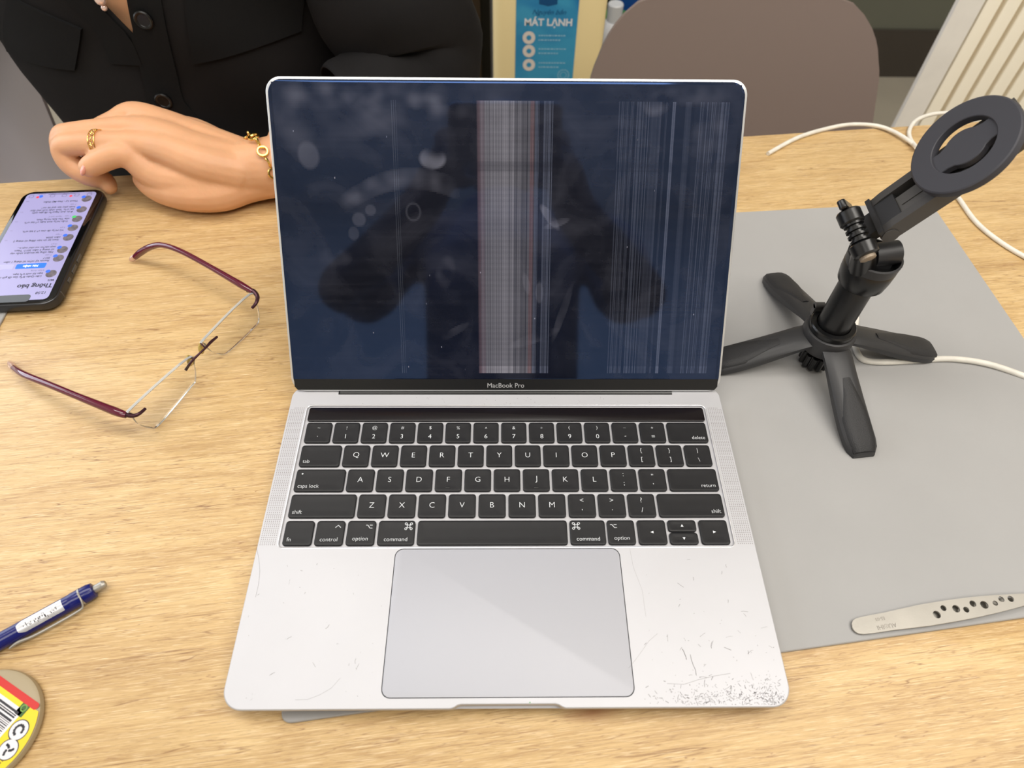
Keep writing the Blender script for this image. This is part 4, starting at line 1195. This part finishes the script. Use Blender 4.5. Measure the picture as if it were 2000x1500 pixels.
# pinky nail, ring, bracelet
nl = MB(); p = Vector(at(164, 331, 27)); nl.m = Matrix.Translation(p) @ Matrix.Rotation(.5, 4, 'Y'); nl.ball((0, 0, 0), 5.4, 8, (.42, 1.15, .95)); 
obj('fingernail', nl, M_nail, bo)
p0 = Vector(RNG[3][:3]); p1 = Vector(RNG[5][:3]); dirf = (p1 - p0).normalized()
pc = Vector(at(193, 279, 38)); up_ = Vector((0, 0, 1)); sx_ = dirf.cross(up_).normalized(); up_ = sx_.cross(dirf)
RF = frame(pc, sx_, up_, dirf)
def torus(mb, F, R, r, n=12, m=6):
    o = mb.m; mb.m = F
    mb.ringlathe([(R + r * math.cos(2 * math.pi * i / m), r * math.sin(2 * math.pi * i / m)) for i in range(m)], n); mb.m = o
rg = MB()
torus(rg, RF @ Matrix.Translation((0, 0, -2.6)), 10.9, .45, 40); torus(rg, RF @ Matrix.Translation((0, 0, 2.6)), 10.9, .45, 40)
for k in range(20):
    a = 2 * math.pi * k / 20
    c = RF @ Vector((11.1 * math.cos(a), 11.1 * math.sin(a), 1.1 if k % 2 else -1.1))
    nrm = (RF.to_3x3() @ Vector((math.cos(a), math.sin(a), 0)))
    t_ = nrm.orthogonal().normalized()
    torus(rg, frame(c, t_, nrm.cross(t_), nrm), 1.5, .38, 10, 5)
obj('gold_ring', rg, M_gold, per, label='gold ring with an interlaced pattern')
br = MB()
wc_ = Vector(at(521, 325, 15)); wd = (Vector(at(500, 328, 14)) - Vector((-180, 482, 20))).normalized()
u_ = wd.cross(Vector((0, 0, 1))).normalized(); v_ = u_.cross(wd)
for k in range(18):
    a = 2 * math.pi * k / 18
    nrm = u_ * math.cos(a) + v_ * math.sin(a)
    c = wc_ + nrm * 28.5 + wd * (math.sin(3 * a) * 1.2)
    tg = -u_ * math.sin(a) + v_ * math.cos(a)
    if k % 2 == 0: torus(br, frame(c, tg, wd, nrm), 4.2, 1.2, 14, 6)
    else: torus(br, frame(c, tg, nrm, wd), 3.6, 1.1, 14, 6)
obj('bracelet', br, M_gold, per, label='chunky gold chain bracelet')

# blouse
ZS = [-330, -200, -68, 34, 110, 200, 270, 310, 345]
AS = [150, 128, 136, 188, 206, 214, 205, 165, 85]
BS = [125, 100, 95, 100, 112, 122, 112, 95, 70]
FS = [560, 530, 512, 528, 540, 552, 572, 590, 610]
def bl_par(z):
    return float(np.interp(z, ZS, AS)), float(np.interp(z, ZS, BS)), float(np.interp(z, ZS, FS))
BCX = -322
VZ = float(onplane(265, 70, (0, 545, 0), np.array([0, 1, 0]))[2])
def bpt(x, z, off=0):
    a, b, f_ = bl_par(z); s_ = max(-.995, min(.995, (x - BCX) / a)); c_ = math.sqrt(1 - s_ * s_)
    fold = 4 * noise.noise(Vector((x * .012, z * .012, 3))) + 2.5 * math.sin((x * .7 + z) * .045)
    n_ = Vector((s_ / a, -c_ / b, 0)).normalized()
    return Vector((BCX + a * s_, f_ + b - b * c_, z)) + n_ * (off + fold)
def hit(u, v):
    d = RC.T @ np.array([(u - 1000) / FPX, (v - 750) / FPX, 1.0])
    best = None
    for t in np.linspace(450, 1000, 1400):
        p = CAM + d * t
        if abs(p[0] - BCX) > bl_par(p[2])[0] * .99: continue
        if bpt(p[0], p[2]).y < p[1]:
            return p
    return aty(u, v, 560)
vb = hit(265, 72); vl = hit(197, 2); vr = hit(250, 2); print('V', vb, vl, vr)
pb0 = hit(322, 193); pb1 = hit(283, 35); pbe = hit(400, 285); print('buttons', pb0, pb1, pbe)
zs = list(np.linspace(-330, vb[2], 36)) + list(np.linspace(vb[2] + 1.5, 345, 30))
def xl_(z): return vb[0] + (vl[0] - vb[0]) * (z - vb[2]) / (vl[2] - vb[2]) if z > vb[2] else vb[0]
def xr_(z): return vb[0] + (vr[0] - vb[0]) * (z - vb[2]) / (vr[2] - vb[2]) if z > vb[2] else vb[0]
bm_ = MB(); NC = 96; rows = []
for z in zs:
    a, b, f_ = bl_par(z)
    fr_ = math.asin(max(-.95, min(.95, (xr_(z) - BCX) / a))); fl_ = math.asin(max(-.95, min(.95, (xl_(z) - BCX) / a)))
    row = []
    for i in range(NC + 1):
        ph_ = fr_ + (2 * math.pi - (fr_ - fl_)) * i / NC
        s_, c_ = math.sin(ph_), math.cos(ph_)
        x = BCX + a * s_; fold = 4 * noise.noise(Vector((x * .012, z * .012, 3))) + 2.5 * math.sin((x * .7 + z) * .045)
        n_ = Vector((s_ / a, -c_ / b, 0)).normalized()
        row.append(Vector((x, f_ + b - b * c_, z)) + n_ * fold)
    rows.append(row)
bm_.loft(rows, False, False, closed=False)
# underside of shoulders closed by the collar; sleeves
def sleeve(pts, hem=True):
    P = [p[:3] for p in pts]; R_ = [p[3] for p in pts]
    path = smooth_path(P, 6); rad = interp(R_, 6)
    mbx = MB(); N_ = 36
    u = None; rings = []
    for i, p in enumerate(path):
        t = (path[min(i + 1, len(path) - 1)] - path[max(i - 1, 0)]).normalized()
        if u is None: u = t.orthogonal()
        u = (u - t * u.dot(t)).normalized(); w = t.cross(u); rg_ = []
        for k in range(N_):
            a = 2 * math.pi * k / N_; q = p + (u * math.cos(a) + w * math.sin(a)) * rad[i]
            f = 1 + .07 * noise.noise(q * .018) + .03 * math.sin(i * .9 + 2 * math.cos(a))
            rg_.append(p + (u * math.cos(a) + w * math.sin(a)) * rad[i] * f)
        rings.append(rg_)
    mbx.loft(rings, True, False)
    return mbx
bl_o = obj('blouse', bm_, M_blouse, per, sharp=180)
sl = bl_o.modifiers.new('thickness', 'SOLIDIFY'); sl.thickness = .0012
for pts in ([(-165, 655, 255, 72), (-140, 620, 190, 78), (-112, 590, 120, 74), (-90, 568, 60, 68), (-92, 550, 42, 58), (-125, 522, 36, 52), (-150, 505, 32, 46)],
            [(-450, 665, 235, 78), (-540, 655, 190, 70), (-640, 650, 90, 62), (-695, 640, 5, 56), (-672, 600, -90, 48)]):
    so = obj('sleeve', sleeve(pts), M_blouse, bl_o, sharp=180)
    sl = so.modifiers.new('thickness', 'SOLIDIFY'); sl.thickness = .0012
# patches laid on the blouse
def patch(name, outline_fn, nu, nv, off, m, parent):
    mbp = MB(); g_ = [[outline_fn(i / nu, j / nv) for i in range(nu + 1)] for j in range(nv + 1)]
    top_ = [[bpt(p[0], p[1], off) for p in r] for r in g_]; bot_ = [[bpt(p[0], p[1], .2) for p in r] for r in g_]
    n_ = nu + 1; vs = [p for r in top_ for p in r] + [p for r in bot_ for p in r]; B_ = n_ * (nv + 1); fs = []
    for j in range(nv):
        for i in range(nu):
            a = j * n_ + i; fs.append((a, a + 1, a + 1 + n_, a + n_))
    bd = [i for i in range(nu + 1)] + [j * n_ + nu for j in range(1, nv + 1)] + [nv * n_ + i for i in range(nu - 1, -1, -1)] + [j * n_ for j in range(nv - 1, 0, -1)]
    for k in range(len(bd)):
        a, b = bd[k], bd[(k + 1) % len(bd)]; fs.append((b, a, a + B_, b + B_))
    mbp.add(vs, fs)
    return obj(name, mbp, m, parent, sharp=40)
def plx(z): # placket centre line x(z) through button positions
    return float(np.interp(z, [pbe[2], pb0[2], pb1[2], pb1[2] + 150], [pbe[0], pb0[0], pb1[0], pb1[0] + (pb1[0] - pb0[0]) / (pb1[2] - pb0[2]) * 150]))
zlo, zhi = pbe[2] - 60, 300
def pk(u, v): z = zlo + (zhi - zlo) * v; w = 17; return (plx(z) + (u - .5) * 2 * w if z < vb[2] else max(plx(z) - w, xr_(z)) + u * (plx(z) + w - max(plx(z) - w, xr_(z))), z)
plk = patch('placket', pk, 6, 40, 2.2, M_blouse2, bl_o)
def quadpatch(px4, rnd=.0):
    H_ = [hit(*p) for p in px4]
    def f(u, v):
        a = H_[0] * (1 - u) * (1 - v) + H_[1] * u * (1 - v) + H_[2] * u * v + H_[3] * (1 - u) * v
        # round the lower corners
        return (a[0], a[2])
    return f
patch('pocket_flap', quadpatch([(378, 122), (590, 58), (600, -90), (360, -10)]), 14, 10, 3.4, M_blouse2, bl_o)
patch('pocket_flap', quadpatch([(6, 112), (150, 134), (160, 55), (20, -10)]), 12, 8, 3.4, M_blouse2, bl_o)
def lap_(u, v):
    z = vb[2] - 25 + v * 200
    x0 = xl_(z); return (x0 - 30 * (1 - u) - 4, z)
patch('collar_band', lap_, 4, 20, 2.6, M_blouse2, bl_o)
bmesh_btn = MB().lathe([(.5, -.6), (7.4, -.6), (8.0, 0), (8.0, 1.6), (7.0, 2.4), (5.6, 2.0), (5.0, 1.3), (1, 1.1)], 28)
bme = mesh('button', bmesh_btn, M_button)
for H_ in (pb0, pb1, [plx(pb1[2] + 95), 0, pb1[2] + 95], [plx(pb0[2] - 90), 0, pb0[2] - 90]):
    p = bpt(H_[0], H_[2], 3.2); nn2 = (bpt(H_[0], H_[2], 9) - bpt(H_[0], H_[2], 0)).normalized()
    bt = inst('button', bme, bl_o, p, nn2.to_track_quat('Z', 'Y').to_euler())
# trousers, shoes
sk = MB()
for sx in (-1, 1):
    limb([(-320 + sx * 70, 705, -300, 108), (-320 + sx * 90, 560, -292, 92), (-320 + sx * 95, 400, -282, 76), (-320 + sx * 95, 306, -296, 68), (-320 + sx * 95, 298, -420, 60), (-320 + sx * 95, 320, -600, 52), (-320 + sx * 95, 330, -690, 48)], 1.0, 20)
obj('trousers', sk, mat('black_trousers', (22, 22, 26), .8), per)
for sx in (-1, 1):
    s3 = MB(Matrix.Translation((-320 + sx * 95, 270, FZ + 2))); s3.rbox(78, 240, 36, 0, 42, 12, n=8); obj('shoe', s3, M_blk, per)
# necklace pendant
pd_ = hit(205, 2)
pm = MB()
for dx, dz, r in ((0, 0, 5), (7, 3, 3), (-7, 3, 3), (0, -7, 2.6), (4, 7, 2.6), (-5, 8, 2.6)): pm.ball((pd_[0] + dx, pd_[1] - 6, pd_[2] + dz + 4), r, 6)
pm.tube(smooth_path([(pd_[0], pd_[1] - 4, pd_[2] + 12), (pd_[0] - 10, pd_[1] + 8, pd_[2] + 60), (pd_[0] - 20, pd_[1] + 40, pd_[2] + 110)]), .7, 6)
obj('necklace', pm, M_gem, per, label='necklace with a small pale crystal pendant')
# ------------------------------------------------------------------ chairs
def chair(origin, rz, m, label, W_=452, top=55.0, legs=M_beech, flare=0.0):
    """origin: mm at floor below the middle of the backrest top; faces -y"""
    c = thing('shell_chair', (origin[0], origin[1], FZ), label, 'chair', rz=rz, group='shell chairs around the table')
    ORG[c.name] = Vector((0, 0, 0))
    if rz == 0: pass
    H = top - FZ
    mb = MB(); rowsF = []; rowsB = []
    zb = 440; N_ = 24
    for j in range(31):
        t = j / 30; z = zb + (H - zb) * t
        hw = (W_ / 2) * (1 + flare * max(0, .8 - t))
        # rounded top corners
        rc = 96; dz = H - z
        if dz < rc: hw = hw - rc + math.sqrt(max(rc * rc - (rc - dz) ** 2, 0))
        rf = []; rb = []
        for i in range(N_ + 1):
            x = hw * (2 * i / N_ - 1); y = -40 * (x / 226) ** 2 - (1 - t) * 95
            rf.append((x, y - 3, z)); rb.append((x, y + 3, z))
        rowsF.append(rf); rowsB.append(rb)
    def closed(rf, rb): return rf + list(reversed(rb))
    mb.loft([closed(a, b) for a, b in zip(rowsF, rowsB)])
    obj('backrest', mb, m, c, sharp=50)
    ms = MB(); rr = []
    for j in range(21):
        t = j / 20; y = -90 - 380 * t; hw = 203 * (1 - .06 * t)
        if t > .75: hw -= 60 * ((t - .75) / .25) ** 2.2
        z = 447 + 10 * t - 14 * math.sin(math.pi * t)
        rr.append([(hw * (2 * i / 16 - 1), y, z + 10 * (2 * i / 16 - 1) ** 2) for i in range(17)] + [(hw * (1 - 2 * i / 16), y, z - 6 + 10 * (2 * i / 16 - 1) ** 2) for i in range(17)])
    ms.loft(rr); obj('seat', ms, m, c, sharp=50)
    for sx in (-1, 1):
        for yy, y2 in ((-100, -20), (-400, -450)):
            obj('leg', MB().tube([(sx * 140, yy, 438), (sx * 200, y2, 8)], [17, 11], 16), legs, c)
    return c
def chair_at(px_l, px_r, v, y):
    pass
# right chair: backrest between x 100..535 at y about 810
cr = chair((305, 835), 0, M_chair, 'taupe plastic shell chair behind the table, right of the laptop', W_=376, top=12, flare=.3)
lcx = aty(124, 214, 700)[0] - 226
print('left chair x', lcx)
chair((lcx, 745), 0, M_chairl, 'light grey plastic shell chair at the far left beside the seated person', top=60)
chair((-320, 945), 0, M_chair, 'taupe plastic shell chair that the person in black sits on', top=40)

# ------------------------------------------------------------------ slatted panel at right
PY = 900
pl0 = aty(1752, 245, PY); pl1 = aty(1860, 0, PY)
print('panel left x', pl0, pl1)
px0 = (pl0[0] + pl1[0]) / 2
pan = thing('slatted_panel', (px0 + 300, PY, FZ), 'cream panel of narrow vertical slats with a white frame, right edge behind the table', 'panel')
ztop = 240
obj('backing', MB().box(px0 + 34, px0 + 620, PY + 6, PY + 24, FZ, ztop), M_groove, pan)
obj('frame_stile', MB().box(px0, px0 + 36, PY - 5, PY + 3, FZ, ztop + 20), M_white, pan)
obj('frame_stile', MB().box(px0 + 620, px0 + 650, PY - 14, PY + 26, FZ, ztop + 20), M_white, pan)
obj('frame_rail', MB().box(px0 + 33, px0 + 620, PY - 14, PY + 26, ztop, ztop + 20), M_white, pan)
slm = mesh('slat', MB().rbox(20.5, 12, 1.5, 0, ztop - FZ - 2, 1), M_cream)
x = px0 + 50
while x < px0 + 612:
    inst('slat', slm, pan, (x, PY + .5, FZ + 1)); x += 27.5

# ------------------------------------------------------------------ cream box with the blue poster
BY = 1000
b0 = aty(963, 75, BY); b1 = aty(1180, 75, BY)
bd = thing('display_box', ((b0[0] + b1[0]) / 2, BY + 50, FZ), 'tall cream box with a blue poster on its front, behind the laptop screen', 'box')
bw = b1[0] - b0[0]; bcx = (b0[0] + b1[0]) / 2; zt_ = 10
obj('body', MB().rbox(bw, 110, 14, FZ, zt_, 4, bcx, BY + 55, 8), mat('cream_plastic', (238, 216, 160), .45), bd)
q0 = aty(1007, 75, BY); q1 = aty(1125, 75, BY)
QF = frame(((q0[0] + q1[0]) / 2, BY - .6, 0), (1, 0, 0), (0, 0, 1), (0, -1, 0))
pw = q1[0] - q0[0]
def poster_mat():
    m, t, b = nt('poster_blue'); tc = t.nodes.new('ShaderNodeTexCoord'); n = t.nodes.new('ShaderNodeTexNoise'); n.inputs['Scale'].default_value = 9; n.inputs['Distortion'].default_value = 1
    r = t.nodes.new('ShaderNodeValToRGB'); r.color_ramp.elements[0].position = .35; r.color_ramp.elements[1].position = .65
    r.color_ramp.elements[0].color = lin((22, 110, 178)); r.color_ramp.elements[1].color = lin((70, 165, 205))
    t.links.new(tc.outputs['Object'], n.inputs['Vector']); t.links.new(n.outputs['Fac'], r.inputs['Fac']); t.links.new(r.outputs['Color'], b.inputs['Base Color']); b.inputs['Roughness'].default_value = .4
    return m
po = obj('poster', MB(QF).box(-pw / 2, pw / 2, -420, -30, -.5, .3), poster_mat(), bd, flat=True, label='blue poster with white lettering and three round icons')
QFi = QF.inverted()
def ql(u, v): p = QFi @ Vector(aty(u, v, BY)); return p.x, p.y
wt = MB(QF)
x, y = ql(1071, 43); add_text(wt, 'MÁT LẠNH', x, y, .5, width=ql(1117, 43)[0] - ql(1024, 43)[0], align='C', bold=.03)
obj('headline', wt, mat('poster_white', (240, 240, 240), .5), po, flat=True)
wt = MB(QF); x, y = ql(1073, 24); add_text(wt, 'Nguyên bản', x, y, .5, width=52, align='C', shear=.4)
obj('script_line', wt, mat('poster_navy', (20, 80, 130), .5), po, flat=True)
wc = MB(QF); wi = MB(QF); wl_ = MB(QF)
for v in (73, 99, 126):
    x, y = ql(1033, v); wc.add([(p[0], p[1], .5) for p in circle(10, 28, x, y)], [tuple(range(28))])
    wi.add([(p[0], p[1], .6) for p in circle(4, 12, x, y)], [tuple(range(12))])
    x0_, _ = ql(1052, v); x1_, _ = ql(1104, v)
    for dy, k in ((3.5, 1), (-3.5, .75)):
        xx = x0_
        while xx < x0_ + (x1_ - x0_) * k:
            w = random.uniform(2, 5); wl_.add([(xx, y + dy - .8, .5), (xx + w, y + dy - .8, .5), (xx + w, y + dy + .8, .5), (xx, y + dy + .8, .5)], [(0, 1, 2, 3)]); xx += w + 1.2
obj('round_icons', wc, mat('poster_cream', (240, 228, 216), .5), po, flat=True, kind='stuff')
obj('icon_drawings', wi, bpy.data.materials['poster_blue'], po, flat=True, kind='stuff')
obj('small_lines', wl_, mat('poster_pale', (170, 215, 235), .5), po, flat=True, kind='stuff')
x, y = ql(1100, 146); dk = MB(QF)
for r1, r2 in ((9.5, 8.6), (5.5, 4.8)):
    o_ = circle(r1, 24, x, y); i_ = circle(r2, 24, x, y); dk.add([(p[0], p[1], .5) for p in o_ + i_], [(i, (i + 1) % 24, 24 + (i + 1) % 24, 24 + i) for i in range(24)])
obj('round_seal', dk, bpy.data.materials['poster_pale'], po, flat=True)
x, y = ql(1071, 2); tp = MB(QF); tp.add([(x - 14, y - 4, .5), (x, y - 7, .5), (x + 14, y - 4, .5), (x + 14, y + 14, .5), (x - 14, y + 14, .5)], [(0, 1, 2, 3, 4)])
obj('dark_emblem', tp, bpy.data.materials['poster_navy'], po, flat=True)

# dark cabinet left of it
cx0 = aty(760, 60, 1150)[0]; cx1 = aty(957, 60, 1150)[0]
cab = thing('cabinet', ((cx0 + cx1) / 2, 1350, FZ), 'dark brown cabinet behind the seated person', 'cabinet')
obj('body', MB().box(cx0, cx1, 1170, 1500, FZ, 400), M_blk, cab)
cw = (cx1 - cx0) / 2
for k in range(2):
    dr = obj('door', MB().box(cx0 + k * cw + 3, cx0 + (k + 1) * cw - 3 - (14 if k else 0), 1150, 1168, FZ + 40, 395), M_brown, cab, sharp=20)
    hx = cx0 + cw + (-18 if k == 0 else 18)
    obj('handle', MB().tube([(hx, 1142, -200), (hx, 1142, -60)], 5, 10), M_steel, dr)
# shelf with products right of the box
shy = 1180
s0 = aty(1168, 112, shy)
shf = thing('display_shelf', (s0[0] + 150, shy + 100, FZ), 'dark low shelf carrying bottle and packets behind the taupe chair', 'shelf')
obj('board', MB().box(s0[0] - 10, s0[0] + 330, shy - 50, shy + 220, s0[2] - 18, s0[2]), M_blk, shf)
for sx in (s0[0] - 10, s0[0] + 312): obj('side_panel', MB().box(sx, sx + 18, shy - 50, shy + 220, FZ, s0[2] - 18), M_blk, shf)
obj('shelf_back_panel', MB().box(s0[0] - 10, s0[0] + 330, shy + 232, shy + 246, FZ, s0[2] + 260), M_blk, None, origin=(s0[0], shy + 232, FZ), cat='board', label='dark back panel of the display shelf, behind the blue packet and white bottle')  # back panel of the display shelf, kept as a separate object
pb_ = aty(1196, 62, shy)
bo_ = thing('bottle', (pb_[0], shy, s0[2]), 'white plastic bottle with a white cap beside the cream box', 'bottle')
zb_ = s0[2]
F = Matrix.Translation((pb_[0], shy, 0))
z1_ = aty(1196, 40, shy)[2]; z2_ = aty(1200, 6, shy)[2]
obj('bottle_body', MB(F).lathe([(20, zb_), (22, zb_ + 3), (22, z1_ - 14), (15, z1_)], 28), mat('white_bottle', (222, 224, 228), .3), bo_)
obj('cap', MB(F).lathe([(13.5, z1_ + .5), (14, z2_ - 2), (12.5, z2_)], 28), mat('white_cap', (205, 208, 212), .35), bo_)
gp = aty(1174, 80, shy + 40)
o = obj('green_packet', MB().rbox(70, 26, 4, zb_, zb_ + 55, 3, gp[0] + 10, shy + 60), mat('green_pack', (50, 120, 40), .4), None, origin=(gp[0] + 10, shy + 60, zb_), cat='packet', label='green packet behind the white bottle')
o = obj('blue_packet', MB().rbox(150, 40, 4, zb_, zb_ + 190, 3, gp[0] + 110, shy + 140), mat('blue_pack', (16, 70, 140), .35), None, origin=(gp[0] + 110, shy + 140, zb_), cat='packet', label='tall blue packet behind the white bottle and chair')
# glass cabinet far right
gcx = 1500
gcb = thing('glass_cabinet', (gcx, 2150, FZ), 'dark glass fronted cabinet standing on the tiles between chair and slatted panel', 'cabinet')
obj('plinth', MB().box(900, 2300, 2060, 2400, FZ, FZ + 150), mat('dark_plinth', (62, 56, 50), .3), gcb)
obj('glass_front', MB().box(900, 2300, 2070, 2082, FZ + 150, FZ + 900), mat('reflecting_glass', (96, 98, 86), .08, spec=.8), gcb)  # grey-olive tone is a reflection put into the glass colour
obj('carcass', MB().box(900, 2300, 2085, 2400, FZ + 150, FZ + 920), M_blk, gcb)
# ------------------------------------------------------------------ photographer (seen only as a reflection in the screen)
phg = thing('photographer', (0, -560, FZ), 'standing person holding up a phone, mirrored darkly in the laptop screen', 'person')
def cr_(x, y, z, r): return (CAM[0] + x, CAM[1] + y, CAM[2] + z, r)
sk = MB()
for sx in (-1, 1):
    el = (-285, -320, 30) if sx < 0 else (250, -320, 20)
    limb([cr_(sx * 200, -470, 210, 62), cr_((sx * 200 + el[0]) / 2, -420, 90, 44), cr_(*el, 40), cr_(el[0] * .72, -230, 45, 40), cr_(el[0] * .45, -140, 70, 34), cr_(sx * 95, -85, 90, 28)], 1, 20)
    limb([cr_(sx * 95, -85, 90, 28), cr_(sx * 82, -72, 98, 30), cr_(sx * 70, -60, 104, 22)], 1, 16)
    for k in range(4):
        limb([cr_(sx * 88, -72, 84 + k * 15, 11), cr_(sx * 90, -52, 80 + k * 17, 10), cr_(sx * 76, -40, 80 + k * 17, 9), cr_(sx * 60, -42, 80 + k * 17, 8)], 1, 10)
    limb([cr_(sx * 84, -80, 85, 13), cr_(sx * 62, -90, 82, 11), cr_(sx * 44, -92, 86, 9)], 1, 10)
limb([cr_(0, -470, 250, 70), cr_(0, -465, 320, 55)], 1, 20)
H2 = (CAM[0], CAM[1] - 440, CAM[2] + 420)
sk.ball(H2, 82, 14, (.92, 1.1, 1.38)); sk.ball((H2[0], H2[1] + 94, H2[2] - 14), 13, 8, (.9, 1.1, 1.6))
for sx in (-1, 1): sk.ball((H2[0] + sx * 76, H2[1], H2[2] - 10), 17, 8, (.4, .8, 1.5))
for sx in (-1, 1):
    limb([cr_(sx * 85, -480, -380, 95), cr_(sx * 90, -470, -700, 72), cr_(sx * 90, -475, -1040, 48), cr_(sx * 90, -470, -1110, 40)], 1, 20)
pm_ = remesh('body', sk, 6, 2, mat('shaded_skin', (62, 42, 34), .6))  # bare skin with shade put into its colour, for a dark reflection
o = bpy.data.objects.new('body', pm_); COL.objects.link(o); o.parent = phg; pm_.transform(Matrix.Translation(vec((0, 560, -FZ)))); ORG[o.name] = ORG[phg.name]
sk = MB()
limb([cr_(0, -480, -420, 150), cr_(0, -485, -200, 140), cr_(0, -485, 0, 150), cr_(0, -480, 150, 160), cr_(0, -475, 240, 110)], 1.0, 28)
limb([cr_(-60, -475, 200, 80), cr_(-205, -468, 205, 74), cr_(-265, -425, 80, 64)], 1, 18)
limb([cr_(60, -475, 200, 80), cr_(205, -468, 205, 74), cr_(240, -425, 80, 64)], 1, 18)
pm_ = remesh('shirt', sk, 8, 2, mat('blue_shirt', (78, 86, 102), .8))
o = bpy.data.objects.new('shirt', pm_); COL.objects.link(o); o.parent = phg; pm_.transform(Matrix.Translation(vec((0, 560, -FZ)))); ORG[o.name] = ORG[phg.name]
sk = MB()
for sx in (-1, 1):
    limb([cr_(sx * 80, -480, -420, 108), cr_(sx * 90, -472, -700, 84), cr_(sx * 90, -472, -1060, 64)], 1, 18)
obj('trousers', sk, bpy.data.materials['black_trousers'], phg)
mb = MB(); mb.ball((H2[0], H2[1] - 14, H2[2] + 22), 90, 14, (.98, 1.08, 1.25)); obj('hair', mb, M_hair, phg)
for sx in (-1, 1):
    s3 = MB(Matrix.Translation((CAM[0] + sx * 90, CAM[1] - 440, FZ + 2))); s3.rbox(90, 260, 40, 0, 60, 14, n=8); obj('shoe', s3, M_blk, phg)
# held phone: back faces the scene, camera looks out of its corner
fw = Vector(RC[2]); upc = Vector(-RC[1]); rtc = Vector(RC[0])
hc_ = Vector(CAM) - fw * 46 + upc * 62 + rtc * 4
HF = frame(hc_, upc, rtc, -fw)
hph = thing('held_smartphone', tuple(hc_), 'dark smartphone held up by the photographer, mirrored in the laptop screen', 'phone')
HF2 = frame(hc_, rtc, upc, -fw)
obj('body', MB(HF2).rbox(150, 74, 11, 0, 8, 1.5), M_blackp, hph)
obj('camera_bump', MB(HF2).rbox(34, 34, 9, -2, 1, .6, -52, -14), M_blackp, hph)
print('objects', len(bpy.data.objects))
